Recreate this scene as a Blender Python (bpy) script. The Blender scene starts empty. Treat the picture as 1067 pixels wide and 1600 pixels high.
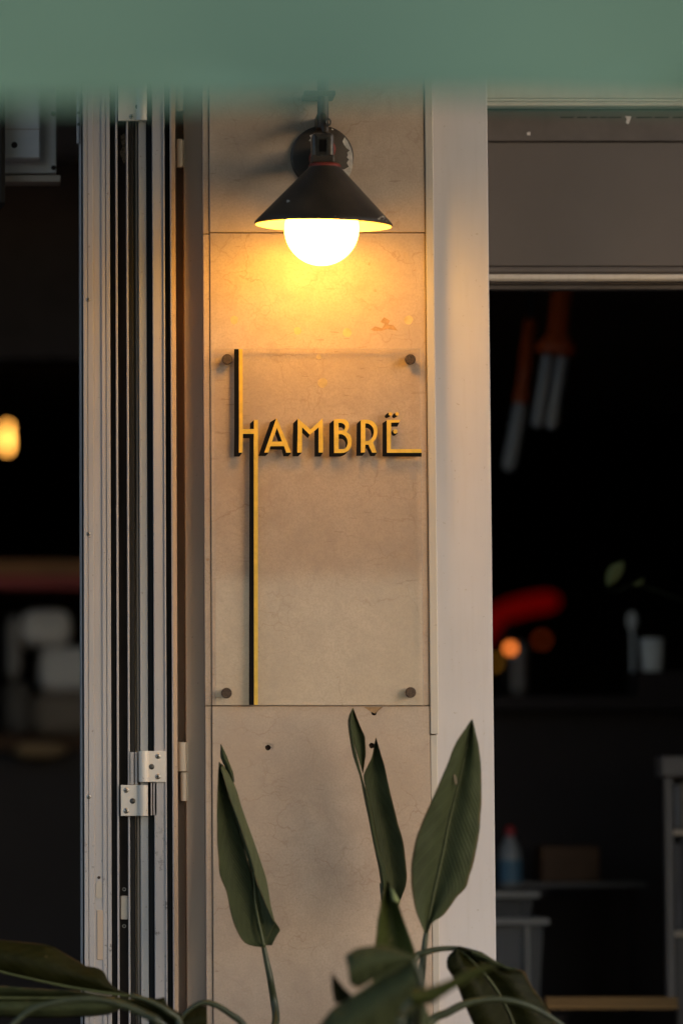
import bpy, bmesh, math, random
from mathutils import Vector, Matrix, noise as mnoise
from mathutils.geometry import tessellate_polygon

random.seed(7)
R = math.radians
scn = bpy.context.scene
COL = scn.collection

# ------------------------------------------------------------------ camera
PITCH = R(4.6)
F_PX = 6000.0            # 135 mm on a 36 mm tall frame, measured in the photograph's own pixels
PX0, PY0 = -20.0, 800.0  # principal point (the photograph is an off-centre crop)
CAM = Vector((-0.6642, -7.18, 1.35))
FWD = Vector((0, math.cos(PITCH), math.sin(PITCH)))
UPV = Vector((0, -math.sin(PITCH), math.cos(PITCH)))
cam_data = bpy.data.cameras.new('camera')
cam = bpy.data.objects.new('camera', cam_data)
COL.objects.link(cam)
cam.location = CAM
cam.rotation_euler = (R(90) + PITCH, 0, 0)
cam_data.sensor_fit = 'VERTICAL'
cam_data.sensor_height = 36
cam_data.sensor_width = 24
cam_data.lens = 135
cam_data.shift_x = (533.5 - PX0) / 1600.0
cam_data.clip_start = 0.05
cam_data.clip_end = 1000
cam_data.dof.use_dof = True
cam_data.dof.focus_distance = 7.19
cam_data.dof.aperture_fstop = 1.42
scn.camera = cam

# ------------------------------------------------------------------ sky, sun, exposure
SUN_EL, SUN_AZ = R(19), R(47)     # azimuth measured from straight in front of the wall, towards the right
wd = bpy.data.worlds.new('World'); scn.world = wd; wd.use_nodes = True
wn = wd.node_tree.nodes; wl = wd.node_tree.links
bg = wn['Background']
sky = wn.new('ShaderNodeTexSky'); sky.sky_type = 'NISHITA'
sky.sun_disc = False
sky.sun_elevation = SUN_EL
sky.sun_rotation = R(180) - SUN_AZ
sky.air_density = 1.0; sky.dust_density = 1.0; sky.ozone_density = 1.0
wl.new(sky.outputs[0], bg.inputs[0]); bg.inputs[1].default_value = 0.08
sd = bpy.data.lights.new('sun', 'SUN'); sun = bpy.data.objects.new('sun', sd); COL.objects.link(sun)
sd.energy = 0.12; sd.angle = R(50); sd.color = (1.0, 0.93, 0.92)
sdir = Vector((math.sin(SUN_AZ) * math.cos(SUN_EL), -math.cos(SUN_AZ) * math.cos(SUN_EL), math.sin(SUN_EL)))
sun.rotation_euler = sdir.to_track_quat('Z', 'Y').to_euler()
sun.location = (3, -6, 5)
vs = scn.view_settings
vs.view_transform = 'Standard'; vs.look = 'None'; vs.gamma = 1; vs.use_curve_mapping = False
vs.exposure = 1.42
scn.render.engine = 'CYCLES'
scn.cycles.use_denoising = True
try: scn.cycles.denoiser = 'OPENIMAGEDENOISE'
except Exception: pass
scn.cycles.max_bounces = 10
scn.cycles.transparent_max_bounces = 12
scn.cycles.sample_clamp_indirect = 4.0
scn.cycles.caustics_reflective = False
scn.cycles.caustics_refractive = False

# ------------------------------------------------------------------ helpers
def P(x, y, Y=0.0):
    """The point of the vertical plane at depth Y that lies at pixel (x, y) of the photograph."""
    d = FWD + Vector((1, 0, 0)) * ((x - PX0) / F_PX) + UPV * ((PY0 - y) / F_PX)
    t = (Y - CAM.y) / d.y
    return CAM + d * t
def PXW(x, Y=0.0): return P(x, 800, Y).x
def PZ(y, Y=0.0): return P(533.5, y, Y).z
def SC(Y=0.0): return (Y - CAM.y) / F_PX * 1.003   # metres per pixel at depth Y

def empty(name, loc, label=None, cat=None, group=None, kind=None):
    o = bpy.data.objects.new(name, None); COL.objects.link(o)
    o.location = loc; o.empty_display_size = 0.05
    tag(o, label, cat, group, kind); return o
def tag(o, label=None, cat=None, group=None, kind=None):
    if label: o['label'] = label
    if cat: o['category'] = cat
    if group: o['group'] = group
    if kind: o['kind'] = kind
    return o
def wloc(o):
    v = Vector((0, 0, 0))
    while o is not None:
        v = v + o.location; o = o.parent
    return v
def obj(name, bm, mats, parent=None, smooth=False, origin=None):
    """Link a bmesh given in world coordinates as one mesh object."""
    me = bpy.data.meshes.new(name)
    off = wloc(parent) if parent is not None else Vector(origin or (0, 0, 0))
    bmesh.ops.translate(bm, verts=bm.verts, vec=-off)
    bm.normal_update()
    bm.to_mesh(me); bm.free()
    if not isinstance(mats, (list, tuple)): mats = [mats]
    for m in mats: me.materials.append(m)
    if smooth:
        me.polygons.foreach_set('use_smooth', [True] * len(me.polygons))
    o = bpy.data.objects.new(name, me); COL.objects.link(o)
    if parent is not None: o.parent = parent
    else: o.location = off
    return o
def add_box(bm, x0, x1, y0, y1, z0, z1, bev=0.0, seg=1):
    b2 = bmesh.new()
    bmesh.ops.create_cube(b2, size=1)
    for v in b2.verts:
        v.co = Vector(((x0 + x1) / 2 + v.co.x * (x1 - x0), (y0 + y1) / 2 + v.co.y * (y1 - y0), (z0 + z1) / 2 + v.co.z * (z1 - z0)))
    if bev > 0:
        bmesh.ops.bevel(b2, geom=list(b2.edges), offset=bev, segments=seg, affect='EDGES', profile=0.5)
    join(bm, b2)
def join(bm, b2):
    me = bpy.data.meshes.new('tmp'); b2.to_mesh(me); b2.free()
    bm.from_mesh(me); bpy.data.meshes.remove(me)
def box(*a, **k):
    bm = bmesh.new(); add_box(bm, *a, **k); return bm
def frame_of(t):
    t = t.normalized()
    a = Vector((0, 0, 1)) if abs(t.z) < 0.9 else Vector((1, 0, 0))
    u = t.cross(a).normalized(); v = t.cross(u).normalized()
    return u, v
def add_tube(bm, pts, rad, n=12, caps=True):
    pts = [Vector(p) for p in pts]
    if not isinstance(rad, (list, tuple)): rad = [rad] * len(pts)
    rings = []; u = None
    for i, p in enumerate(pts):
        t = (pts[min(i + 1, len(pts) - 1)] - pts[max(i - 1, 0)]).normalized()
        if u is None: u, v = frame_of(t)
        else:
            u = (u - t * u.dot(t)).normalized(); v = t.cross(u).normalized()
        rings.append([bm.verts.new(p + (u * math.cos(2 * math.pi * k / n) + v * math.sin(2 * math.pi * k / n)) * rad[i]) for k in range(n)])
    for a, b in zip(rings, rings[1:]):
        for k in range(n):
            bm.faces.new((a[k], a[(k + 1) % n], b[(k + 1) % n], b[k]))
    if caps:
        bm.faces.new(list(reversed(rings[0]))); bm.faces.new(rings[-1])
    bmesh.ops.recalc_face_normals(bm, faces=bm.faces)
def add_lathe(bm, prof, origin, axis=(0, 0, 1), n=48, close=False):
    """prof: list of (radius, height along the axis)"""
    ax = Vector(axis).normalized(); u, v = frame_of(ax); o = Vector(origin)
    rings = []
    for r, h in prof:
        if r < 1e-6: rings.append([bm.verts.new(o + ax * h)])
        else: rings.append([bm.verts.new(o + ax * h + (u * math.cos(2 * math.pi * k / n) + v * math.sin(2 * math.pi * k / n)) * r) for k in range(n)])
    for a, b in zip(rings, rings[1:]):
        for k in range(n):
            k2 = (k + 1) % n
            if len(a) == 1 and len(b) == 1: continue
            if len(a) == 1: bm.faces.new((a[0], b[k2], b[k]))
            elif len(b) == 1: bm.faces.new((a[k], a[k2], b[0]))
            else: bm.faces.new((a[k], a[k2], b[k2], b[k]))
    bmesh.ops.recalc_face_normals(bm, faces=bm.faces)
def lathe(*a, **k):
    bm = bmesh.new(); add_lathe(bm, *a, **k); return bm
def tube(*a, **k):
    bm = bmesh.new(); add_tube(bm, *a, **k); return bm
def add_plate(bm, loops, y_back, y_front):
    """A flat polygon (pixel outline, first loop outer, others holes) standing at depth y_front with real thickness."""
    L = [[P(x, y, y_front) for x, y in lp] for lp in loops]
    flat = [p for lp in L for p in lp]
    tris = tessellate_polygon(L)
    f = [bm.verts.new(p) for p in flat]
    b = [bm.verts.new(Vector((p.x, y_back, p.z))) for p in flat]
    for t in tris:
        try:
            bm.faces.new([f[i] for i in t]); bm.faces.new([b[i] for i in reversed(t)])
        except ValueError: pass
    k = 0
    for lp in L:
        n = len(lp)
        for i in range(n):
            a, c = k + i, k + (i + 1) % n
            try: bm.faces.new((f[a], f[c], b[c], b[a]))
            except ValueError: pass
        k += n
    bmesh.ops.recalc_face_normals(bm, faces=bm.faces)
def plate(*a):
    bm = bmesh.new(); add_plate(bm, *a); return bm
def crom(p0, p1, p2, p3, t):
    return 0.5 * ((2 * p1) + (-p0 + p2) * t + (2 * p0 - 5 * p1 + 4 * p2 - p3) * t * t + (-p0 + 3 * p1 - 3 * p2 + p3) * t ** 3)
def smooth_line(pts, n):
    pts = [Vector(p) for p in pts]; out = []
    m = len(pts) - 1
    for i in range(n + 1):
        s = i / n * m; k = min(int(s), m - 1); t = s - k
        out.append(crom(pts[max(k - 1, 0)], pts[k], pts[k + 1], pts[min(k + 2, m)], t))
    return out
def cut(o, cutters):
    for c in cutters:
        me = bpy.data.meshes.new('cutter'); c.to_mesh(me); c.free()
        co = bpy.data.objects.new('cutter', me); COL.objects.link(co)
        md = o.modifiers.new('b', 'BOOLEAN'); md.operation = 'DIFFERENCE'; md.object = co; md.solver = 'EXACT'
        bpy.context.view_layer.update()
        dg = bpy.context.evaluated_depsgraph_get()
        new = bpy.data.meshes.new_from_object(o.evaluated_get(dg))
        o.modifiers.remove(md); old = o.data; o.data = new
        bpy.data.meshes.remove(old)
        bpy.data.objects.remove(co); bpy.data.meshes.remove(me)

# ------------------------------------------------------------------ materials
def new_mat(name):
    m = bpy.data.materials.new(name); m.use_nodes = True
    nt = m.node_tree; return m, nt, nt.nodes['Principled BSDF']
def ramp(nt, fac, stops, interp='LINEAR'):
    r = nt.nodes.new('ShaderNodeValToRGB'); r.color_ramp.interpolation = interp
    e = r.color_ramp.elements
    while len(e) < len(stops): e.new(0.5)
    for el, (p, c) in zip(e, stops):
        el.position = p; el.color = (c, c, c, 1) if isinstance(c, (int, float)) else (*c, 1)
    nt.links.new(fac, r.inputs[0]); return r.outputs[0]
def mixc(nt, fac, a, b, blend='MIX'):
    m = nt.nodes.new('ShaderNodeMix'); m.data_type = 'RGBA'; m.blend_type = blend
    for sock, v in ((m.inputs[0], fac), (m.inputs[6], a), (m.inputs[7], b)):
        if isinstance(v, (int, float)): sock.default_value = v
        elif isinstance(v, tuple): sock.default_value = (*v, 1)
        else: nt.links.new(v, sock)
    return m.outputs[2]
def math_(nt, op, a, b=None, clamp=False):
    m = nt.nodes.new('ShaderNodeMath'); m.operation = op; m.use_clamp = clamp
    for i, v in enumerate((a, b)):
        if v is None: continue
        if isinstance(v, (int, float)): m.inputs[i].default_value = v
        else: nt.links.new(v, m.inputs[i])
    return m.outputs[0]
def coords(nt, scale=(1, 1, 1), rand=0.0):
    tc = nt.nodes.new('ShaderNodeTexCoord'); mp = nt.nodes.new('ShaderNodeMapping')
    mp.inputs['Scale'].default_value = scale
    nt.links.new(tc.outputs['Object'], mp.inputs[0])
    if rand:
        oi = nt.nodes.new('ShaderNodeObjectInfo')
        v = nt.nodes.new('ShaderNodeVectorMath'); v.operation = 'SCALE'; v.inputs[0].default_value = (rand, rand * 0.7, rand * 1.3)
        nt.links.new(oi.outputs['Random'], v.inputs['Scale']); nt.links.new(v.outputs[0], mp.inputs['Location'])
    return mp.outputs[0]
def noise(nt, vec, scale, detail=4, rough=0.55, dist=0.0):
    n = nt.nodes.new('ShaderNodeTexNoise'); n.inputs['Scale'].default_value = scale
    n.inputs['Detail'].default_value = detail; n.inputs['Roughness'].default_value = rough; n.inputs['Distortion'].default_value = dist
    nt.links.new(vec, n.inputs['Vector']); return n
def bump(nt, h, bs, strength=0.2, dist=0.002):
    b = nt.nodes.new('ShaderNodeBump'); b.inputs['Strength'].default_value = strength; b.inputs['Distance'].default_value = dist
    nt.links.new(h, b.inputs['Height']); nt.links.new(b.outputs[0], bs.inputs['Normal'])
def simple(name, col, rough=0.5, metal=0.0, var=0.15, scale=8.0, bmp=0.0, bscale=200, spec=0.5, stretch=(1, 1, 1)):
    m, nt, bs = new_mat(name)
    v = coords(nt, stretch, 3.0)
    n = noise(nt, v, scale, 5)
    lo = tuple(c * (1 - var) for c in col); hi = tuple(min(c * (1 + var), 1) for c in col)
    nt.links.new(ramp(nt, n.outputs[0], [(0.3, lo), (0.7, hi)]), bs.inputs['Base Color'])
    bs.inputs['Roughness'].default_value = rough; bs.inputs['Metallic'].default_value = metal
    bs.inputs['Specular IOR Level'].default_value = spec
    if bmp:
        n2 = noise(nt, v, bscale, 3); bump(nt, n2.outputs[0], bs, bmp, 0.001)
    return m
def emit(name, col, strength):
    m, nt, bs = new_mat(name)
    bs.inputs['Base Color'].default_value = (0.9, 0.85, 0.75, 1)
    bs.inputs['Emission Color'].default_value = (*col, 1); bs.inputs['Emission Strength'].default_value = strength
    return m

def marble_mat():
    m, nt, bs = new_mat('marble')
    v = coords(nt, (1, 1, 1), 9.0)
    warp = noise(nt, v, 5.0, 4)
    vm = nt.nodes.new('ShaderNodeVectorMath'); vm.operation = 'MULTIPLY_ADD'
    nt.links.new(warp.outputs['Color'], vm.inputs[0]); vm.inputs[1].default_value = (0.16, 0.16, 0.16); nt.links.new(v, vm.inputs[2])
    wv = vm.outputs[0]
    warp2 = noise(nt, v, 40.0, 4)
    vm2 = nt.nodes.new('ShaderNodeVectorMath'); vm2.operation = 'MULTIPLY_ADD'
    nt.links.new(warp2.outputs['Color'], vm2.inputs[0]); vm2.inputs[1].default_value = (0.03, 0.03, 0.03); nt.links.new(wv, vm2.inputs[2])
    wv2 = vm2.outputs[0]
    big = noise(nt, v, 4.0, 6, 0.6)
    base = ramp(nt, big.outputs[0], [(0.28, (0.47, 0.342, 0.247)), (0.5, (0.56, 0.42, 0.315)), (0.72, (0.61, 0.475, 0.37))])
    cl = noise(nt, v, 22.0, 6, 0.65, 0.6)
    base = mixc(nt, math_(nt, 'MULTIPLY', ramp(nt, cl.outputs[0], [(0.42, 0.0), (0.70, 1.0)]), 0.85), base, (0.47, 0.345, 0.26))
    fine = noise(nt, v, 260.0, 3, 0.7)
    base = mixc(nt, math_(nt, 'MULTIPLY', ramp(nt, fine.outputs[0], [(0.40, 0.0), (0.72, 1.0)]), 0.65), base, (0.42, 0.31, 0.235))
    def cracks(scale, width, mscale, lo, hi, amount, col, base, seedvec):
        vo = nt.nodes.new('ShaderNodeTexVoronoi'); vo.feature = 'DISTANCE_TO_EDGE'; vo.inputs['Scale'].default_value = scale
        nt.links.new(seedvec, vo.inputs['Vector'])
        line = ramp(nt, vo.outputs['Distance'], [(0.0, 1.0), (width, 0.0)])
        mk = noise(nt, v, mscale, 3)
        msk = ramp(nt, mk.outputs[0], [(lo, 0.0), (hi, 1.0)])
        f = math_(nt, 'MULTIPLY', math_(nt, 'MULTIPLY', line, msk), amount)
        return mixc(nt, f, base, col), f
    base, f1 = cracks(6.0, 0.009, 6.0, 0.46, 0.64, 0.5, (0.33, 0.19, 0.11), base, wv2)
    base, f2 = cracks(19.0, 0.03, 9.0, 0.46, 0.66, 0.46, (0.36, 0.22, 0.14), base, wv2)
    # scratches: short slanted strokes
    tc = nt.nodes.new('ShaderNodeMapping'); tc.inputs['Rotation'].default_value = (0, R(38), 0); tc.inputs['Scale'].default_value = (28, 28, 190)
    nt.links.new(v, tc.inputs[0])
    sc = noise(nt, tc.outputs[0], 1.0, 2, 0.5)
    sm = noise(nt, v, 7.0, 2)
    sf = math_(nt, 'MULTIPLY', ramp(nt, sc.outputs[0], [(0.67, 0.0), (0.71, 1.0)]), ramp(nt, sm.outputs[0], [(0.52, 0.0), (0.64, 1.0)]))
    base = mixc(nt, math_(nt, 'MULTIPLY', sf, 0.45), base, (0.26, 0.16, 0.10))
    # rusty specks
    sp = noise(nt, v, 70.0, 2, 0.5)
    spm = noise(nt, v, 5.0, 2)
    f3 = math_(nt, 'MULTIPLY', ramp(nt, sp.outputs[0], [(0.72, 0.0), (0.76, 1.0)]), ramp(nt, spm.outputs[0], [(0.5, 0.0), (0.6, 1.0)]))
    base = mixc(nt, math_(nt, 'MULTIPLY', f3, 0.6), base, (0.36, 0.17, 0.06))
    nt.links.new(base, bs.inputs['Base Color'])
    rg = noise(nt, v, 30.0, 4)
    nt.links.new(ramp(nt, rg.outputs[0], [(0.3, 0.38), (0.7, 0.58)]), bs.inputs['Roughness'])
    h = math_(nt, 'SUBTRACT', math_(nt, 'MULTIPLY', fine.outputs[0], 0.25), math_(nt, 'ADD', f1, math_(nt, 'ADD', f2, sf)))
    bump(nt, h, bs, 0.25, 0.001)
    return m
def paint_mat(name, col, dirt=(0.20, 0.15, 0.11), dirt_amt=0.35, chips=0.0, rough=0.42, chipcol=(0.16, 0.14, 0.13)):
    """Painted or anodised metal with vertical streaks of dirt, specks and chips."""
    m, nt, bs = new_mat(name)
    v = coords(nt, (1, 1, 1), 4.0)
    vs_ = coords(nt, (1, 1, 0.06), 4.0)
    big = noise(nt, v, 3.0, 4)
    c = ramp(nt, big.outputs[0], [(0.3, tuple(x * 0.92 for x in col)), (0.7, tuple(min(1, x * 1.05) for x in col))])
    st = noise(nt, vs_, 90.0, 4, 0.6)
    c = mixc(nt, math_(nt, 'MULTIPLY', ramp(nt, st.outputs[0], [(0.5, 0.0), (0.78, 1.0)]), dirt_amt), c, dirt)
    sp = noise(nt, v, 160.0, 2)
    c = mixc(nt, math_(nt, 'MULTIPLY', ramp(nt, sp.outputs[0], [(0.70, 0.0), (0.74, 1.0)]), 0.6), c, dirt)
    if chips:
        ch = noise(nt, v, 38.0, 5, 0.7)
        zz = nt.nodes.new('ShaderNodeTexCoord'); sx = nt.nodes.new('ShaderNodeSeparateXYZ'); nt.links.new(zz.outputs['Object'], sx.inputs[0])
        low = ramp(nt, math_(nt, 'MULTIPLY', sx.outputs[2], 0.25), [(0.29, 1.0), (0.345, 0.0)])   # kicked and worn up to about 1.3 m
        f = math_(nt, 'MULTIPLY', ramp(nt, ch.outputs[0], [(0.60, 0.0), (0.63, 1.0)]), low)
        c = mixc(nt, math_(nt, 'MULTIPLY', f, chips), c, chipcol)
    nt.links.new(c, bs.inputs['Base Color'])
    bs.inputs['Roughness'].default_value = rough
    bump(nt, math_(nt, 'ADD', math_(nt, 'MULTIPLY', big.outputs[0], 0.2), sp.outputs[0]), bs, 0.04, 0.001)
    return m
def acrylic_mat():
    m = bpy.data.materials.new('clear_acrylic'); m.use_nodes = True; nt = m.node_tree; nt.nodes.clear()
    out = nt.nodes.new('ShaderNodeOutputMaterial'); mix = nt.nodes.new('ShaderNodeMixShader')
    tr = nt.nodes.new('ShaderNodeBsdfTransparent'); tr.inputs[0].default_value = (0.994, 0.992, 0.990, 1)
    gl = nt.nodes.new('ShaderNodeBsdfGlossy'); gl.inputs['Roughness'].default_value = 0.05
    fr = nt.nodes.new('ShaderNodeFresnel'); ge = nt.nodes.new('ShaderNodeNewGeometry')
    # one IOR for either side of the sheet (rays are not bent, so no total internal reflection)
    ior = math_(nt, 'ADD', 1.49, math_(nt, 'MULTIPLY', ge.outputs['Backfacing'], 1 / 1.49 - 1.49))
    nt.links.new(ior, fr.inputs['IOR'])
    nt.links.new(math_(nt, 'MULTIPLY', fr.outputs[0], 0.6), mix.inputs[0]); nt.links.new(tr.outputs[0], mix.inputs[1]); nt.links.new(gl.outputs[0], mix.inputs[2])
    nt.links.new(mix.outputs[0], out.inputs[0]); return m
def acrylic_edge_mat():
    m, nt, bs = new_mat('acrylic_edge')
    bs.inputs['Base Color'].default_value = (0.72, 0.66, 0.58, 1); bs.inputs['Roughness'].default_value = 0.3
    bs.inputs['Alpha'].default_value = 0.55
    return m
def leaf_mat(name, c1, c2, rough=0.48, vein=0.7):
    m, nt, bs = new_mat(name)
    uv = nt.nodes.new('ShaderNodeUVMap'); sx = nt.nodes.new('ShaderNodeSeparateXYZ'); nt.links.new(uv.outputs[0], sx.inputs[0])
    u = math_(nt, 'ABSOLUTE', math_(nt, 'SUBTRACT', sx.outputs[0], 0.5))
    s = math_(nt, 'SUBTRACT', sx.outputs[1], math_(nt, 'MULTIPLY', u, 0.45))
    v = coords(nt, (1, 1, 1), 2.0)
    jn = noise(nt, v, 12.0, 3)
    s2 = math_(nt, 'ADD', math_(nt, 'MULTIPLY', s, 210.0), math_(nt, 'MULTIPLY', jn.outputs[0], 5.0))
    w = math_(nt, 'SINE', s2)
    s3 = math_(nt, 'SINE', math_(nt, 'MULTIPLY', s2, 0.31))
    n1 = noise(nt, v, 14.0, 5, 0.6)
    c = ramp(nt, n1.outputs[0], [(0.3, c1), (0.7, c2)])
    lite = tuple(min(1, x * 1.4 + 0.004) for x in c2)
    c = mixc(nt, math_(nt, 'MULTIPLY', ramp(nt, math_(nt, 'ADD', math_(nt, 'MULTIPLY', w, 0.3), math_(nt, 'MULTIPLY', s3, 0.25)), [(-0.0, 0.0), (0.55, 1.0)]), vein), c, lite)
    n2 = noise(nt, v, 60.0, 3)
    c = mixc(nt, math_(nt, 'MULTIPLY', ramp(nt, n2.outputs[0], [(0.68, 0.0), (0.74, 1.0)]), 0.5), c, (0.12, 0.09, 0.04))
    # dried brown rim
    du = math_(nt, 'MINIMUM', sx.outputs[0], math_(nt, 'SUBTRACT', 1.0, sx.outputs[0]))
    n3 = noise(nt, v, 25.0, 3)
    rim = math_(nt, 'MULTIPLY', ramp(nt, du, [(0.0, 1.0), (0.055, 0.0)]), ramp(nt, n3.outputs[0], [(0.40, 0.0), (0.55, 1.0)]))
    c = mixc(nt, math_(nt, 'MULTIPLY', rim, 0.7), c, (0.16, 0.10, 0.05))
    nt.links.new(c, bs.inputs['Base Color'])
    nt.links.new(ramp(nt, n1.outputs[0], [(0.3, rough - 0.06), (0.7, rough + 0.12)]), bs.inputs['Roughness'])
    bs.inputs['Specular IOR Level'].default_value = 0.09
    bs.inputs['Subsurface Weight'].default_value = 0.0
    bump(nt, math_(nt, 'ADD', w, n2.outputs[0]), bs, 0.3, 0.0008)
    return m

M = {}
M['marble'] = marble_mat()
M['grout'] = simple('grout', (0.22, 0.165, 0.125), 0.9, bmp=0.3)
M['white_alu'] = paint_mat('white_aluminium', (0.47, 0.435, 0.435), dirt_amt=0.02, chips=0.85)
M['grey_alu'] = paint_mat('grey_aluminium', (0.42, 0.42, 0.43), dirt_amt=0.03)
M['tan_alu'] = paint_mat('tan_painted_jamb', (0.56, 0.42, 0.32), dirt_amt=0.05)
M['white_paint'] = paint_mat('white_wall_paint', (0.62, 0.57, 0.57), dirt=(0.42, 0.35, 0.29), dirt_amt=0.16)
M['trim_paint'] = paint_mat('trim_paint', (0.56, 0.49, 0.42), dirt=(0.28, 0.20, 0.14), dirt_amt=0.25)
M['rubber'] = simple('black_rubber', (0.012, 0.012, 0.013), 0.6, spec=0.25)
M['dark_channel'] = simple('dark_channel', (0.03, 0.022, 0.019), 0.6, var=0.5, scale=30, stretch=(1, 1, 0.15), spec=0.2)
M['steel'] = simple('screw_steel', (0.42, 0.39, 0.36), 0.38, 0.9, var=0.3, scale=200)
M['dark_steel'] = simple('dark_steel', (0.09, 0.085, 0.08), 0.4, 0.8, var=0.4, scale=200)
M['rust'] = simple('rust', (0.16, 0.055, 0.02), 0.9, var=0.5, scale=120)
M['hole'] = simple('dark_plug', (0.035, 0.02, 0.015), 0.9)
M['gold'] = simple('gold_paint', (0.78, 0.50, 0.075), 0.36, 0.0, var=0.12, scale=60, bmp=0.1, bscale=300)
M['black_paint'] = simple('black_sign_paint', (0.005, 0.004, 0.004), 0.6, spec=0.1)
M['acrylic'] = acrylic_mat(); M['acrylic_edge'] = acrylic_edge_mat()
M['bronze'] = simple('bronze_cap', (0.085, 0.055, 0.038), 0.45, 0.6, var=0.5, scale=300, bmp=0.5, bscale=900)
M['lamp_black'] = simple('worn_black_enamel', (0.044, 0.029, 0.019), 0.5, var=0.4, scale=14, bmp=0.1, bscale=120)
M['lamp_white'] = simple('cream_enamel', (0.72, 0.64, 0.5), 0.4)
M['bare'] = simple('bare_zinc', (0.62, 0.56, 0.50), 0.65, var=0.25, scale=120, bmp=0.3)
M['red_paint'] = simple('faded_red_paint', (0.22, 0.025, 0.012), 0.6, var=0.4, scale=50)
M['smoked'] = simple('smoked_housing', (0.05, 0.04, 0.034), 0.3, var=0.6, scale=60)
M['globe'] = emit('glowing_globe', (1.0, 0.49, 0.055), 11.0)
M['filament'] = emit('filament_glow', (1.0, 0.42, 0.07), 3.5)
M['ember'] = emit('small_orange_lamp', (1.0, 0.22, 0.03), 1.0)
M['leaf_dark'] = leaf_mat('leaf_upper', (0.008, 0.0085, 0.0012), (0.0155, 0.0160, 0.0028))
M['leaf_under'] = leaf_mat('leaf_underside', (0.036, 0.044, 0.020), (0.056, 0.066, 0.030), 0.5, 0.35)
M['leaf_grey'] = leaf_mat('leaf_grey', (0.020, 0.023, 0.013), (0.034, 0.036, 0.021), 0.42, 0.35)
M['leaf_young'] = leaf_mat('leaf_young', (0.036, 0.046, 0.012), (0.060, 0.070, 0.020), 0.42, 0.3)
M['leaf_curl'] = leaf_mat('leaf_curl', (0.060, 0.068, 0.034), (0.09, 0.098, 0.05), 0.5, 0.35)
M['rib'] = simple('leaf_rib', (0.065, 0.075, 0.023), 0.45, var=0.25, scale=40)
M['stem'] = simple('leaf_stalk', (0.040, 0.048, 0.021), 0.42, var=0.25, scale=30)
M['awning'] = simple('green_awning_cloth', (0.075, 0.165, 0.115), 0.85, var=0.06, scale=3, bmp=0.2, bscale=900)
M['awning_hem_lit'] = simple('green_awning_hem_lit', (0.085, 0.18, 0.125), 0.85, var=0.06, scale=3)

# ------------------------------------------------------------------ ground and the shell of the building
def struct(name, bm, mat):
    o = obj(name, bm, mat); o['kind'] = 'structure'; return o
M['paving'] = simple('paving', (0.10, 0.092, 0.083), 0.85, var=0.25, scale=2.5, bmp=0.3, bscale=60)
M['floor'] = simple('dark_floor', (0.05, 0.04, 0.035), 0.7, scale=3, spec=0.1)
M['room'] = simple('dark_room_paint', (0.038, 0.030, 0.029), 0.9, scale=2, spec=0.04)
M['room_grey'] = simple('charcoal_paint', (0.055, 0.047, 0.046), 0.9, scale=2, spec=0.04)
M['ceil'] = simple('ceiling_paint', (0.60, 0.56, 0.53), 0.9, scale=2, spec=0.1)
g = bmesh.new(); bmesh.ops.create_grid(g, x_segments=20, y_segments=20, size=250)
struct('ground', g, M['paving'])
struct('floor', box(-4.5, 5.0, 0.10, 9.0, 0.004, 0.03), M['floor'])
struct('ceiling', box(-4.5, 5.0, 0.12, 9.0, 3.05, 3.15), M['ceil'])
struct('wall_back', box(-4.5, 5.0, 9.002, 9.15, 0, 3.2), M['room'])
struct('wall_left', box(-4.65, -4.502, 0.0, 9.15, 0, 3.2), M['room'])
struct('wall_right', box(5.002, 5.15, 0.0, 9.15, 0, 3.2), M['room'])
struct('wall_facade', box(-6, 6.5, -0.02, 0.12, 3.152, 5.0), M['white_paint'])
struct('wall_pier', box(-6, -2.2, 0.0, 0.12, 0, 3.15), M['white_paint'])  # unseen pier, edge set for how much light enters the left room
struct('wall_pier', box(1.25, 6.5, 0.0, 0.12, 0, 3.15), M['white_paint'])  # unseen pier, edge placed to hold sun off the right interior

ZT = 3.148   # head of the openings
# ------------------------------------------------------------------ marble pillar
mp = empty('marble_pillar', (PXW(500), 0, 0), 'cream veined marble pillar clad in slabs between the two doorways', 'pillar')
zj1, zj2 = PZ(363.5), PZ(1103.0)
zj2b = PZ(1148)
xL, xR = PXW(330), PXW(668.5)
GAP = 0.0016
obj('core', box(PXW(318) + 0.004, PXW(676), 0.012, 0.16, 0, ZT), M['grout'], mp)
slabs = []
for z0, z1, dy in ((zj1 + GAP / 2, ZT, 0.0), (zj2 + GAP / 2, zj1 - GAP / 2, 0.0012), (0.0, zj2 - GAP / 2, -0.0005)):
    slabs.append(obj('slab', box(xL + 0.0002, xR - 0.0004, dy, 0.0155, z0, z1, bev=0.0013, seg=2), M['marble'], mp))
off = wloc(mp)
def cyl_cut(x, y, r, depth, n=14):
    c = P(x, y, 0)
    bm = bmesh.new(); add_lathe(bm, [(0, -0.01), (r, -0.01), (r * 0.95, depth), (0, depth)], c, (0, 1, 0), n)
    for v in bm.verts:
        if abs((v.co - c).length) > r * 0.5: v.co += Vector((random.uniform(-1, 1), 0, random.uniform(-1, 1))) * r * 0.08
    return bm
def prism_cut(pts, depth):
    bm = plate([pts], depth, -0.01)
    return bm
cut(slabs[2], [cyl_cut(419, 1168, 0.0056, 0.012), cyl_cut(581, 1165, 0.0056, 0.012), cyl_cut(584.5, 1113.5, 0.0054, 0.012),
               prism_cut([(562, 1096), (600, 1096), (598, 1105.5), (592, 1110), (586, 1116), (580, 1113), (572, 1107)], 0.0035),
               prism_cut([(411, 1164), (415, 1161), (421, 1161), (428, 1163), (427, 1171), (423, 1174), (413, 1173)], 0.0012)])
cut(slabs[1], [prism_cut([(629, 397), (634, 393), (638, 399), (635, 408), (640, 414), (633, 412), (630, 404)], 0.0022)])
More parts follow.
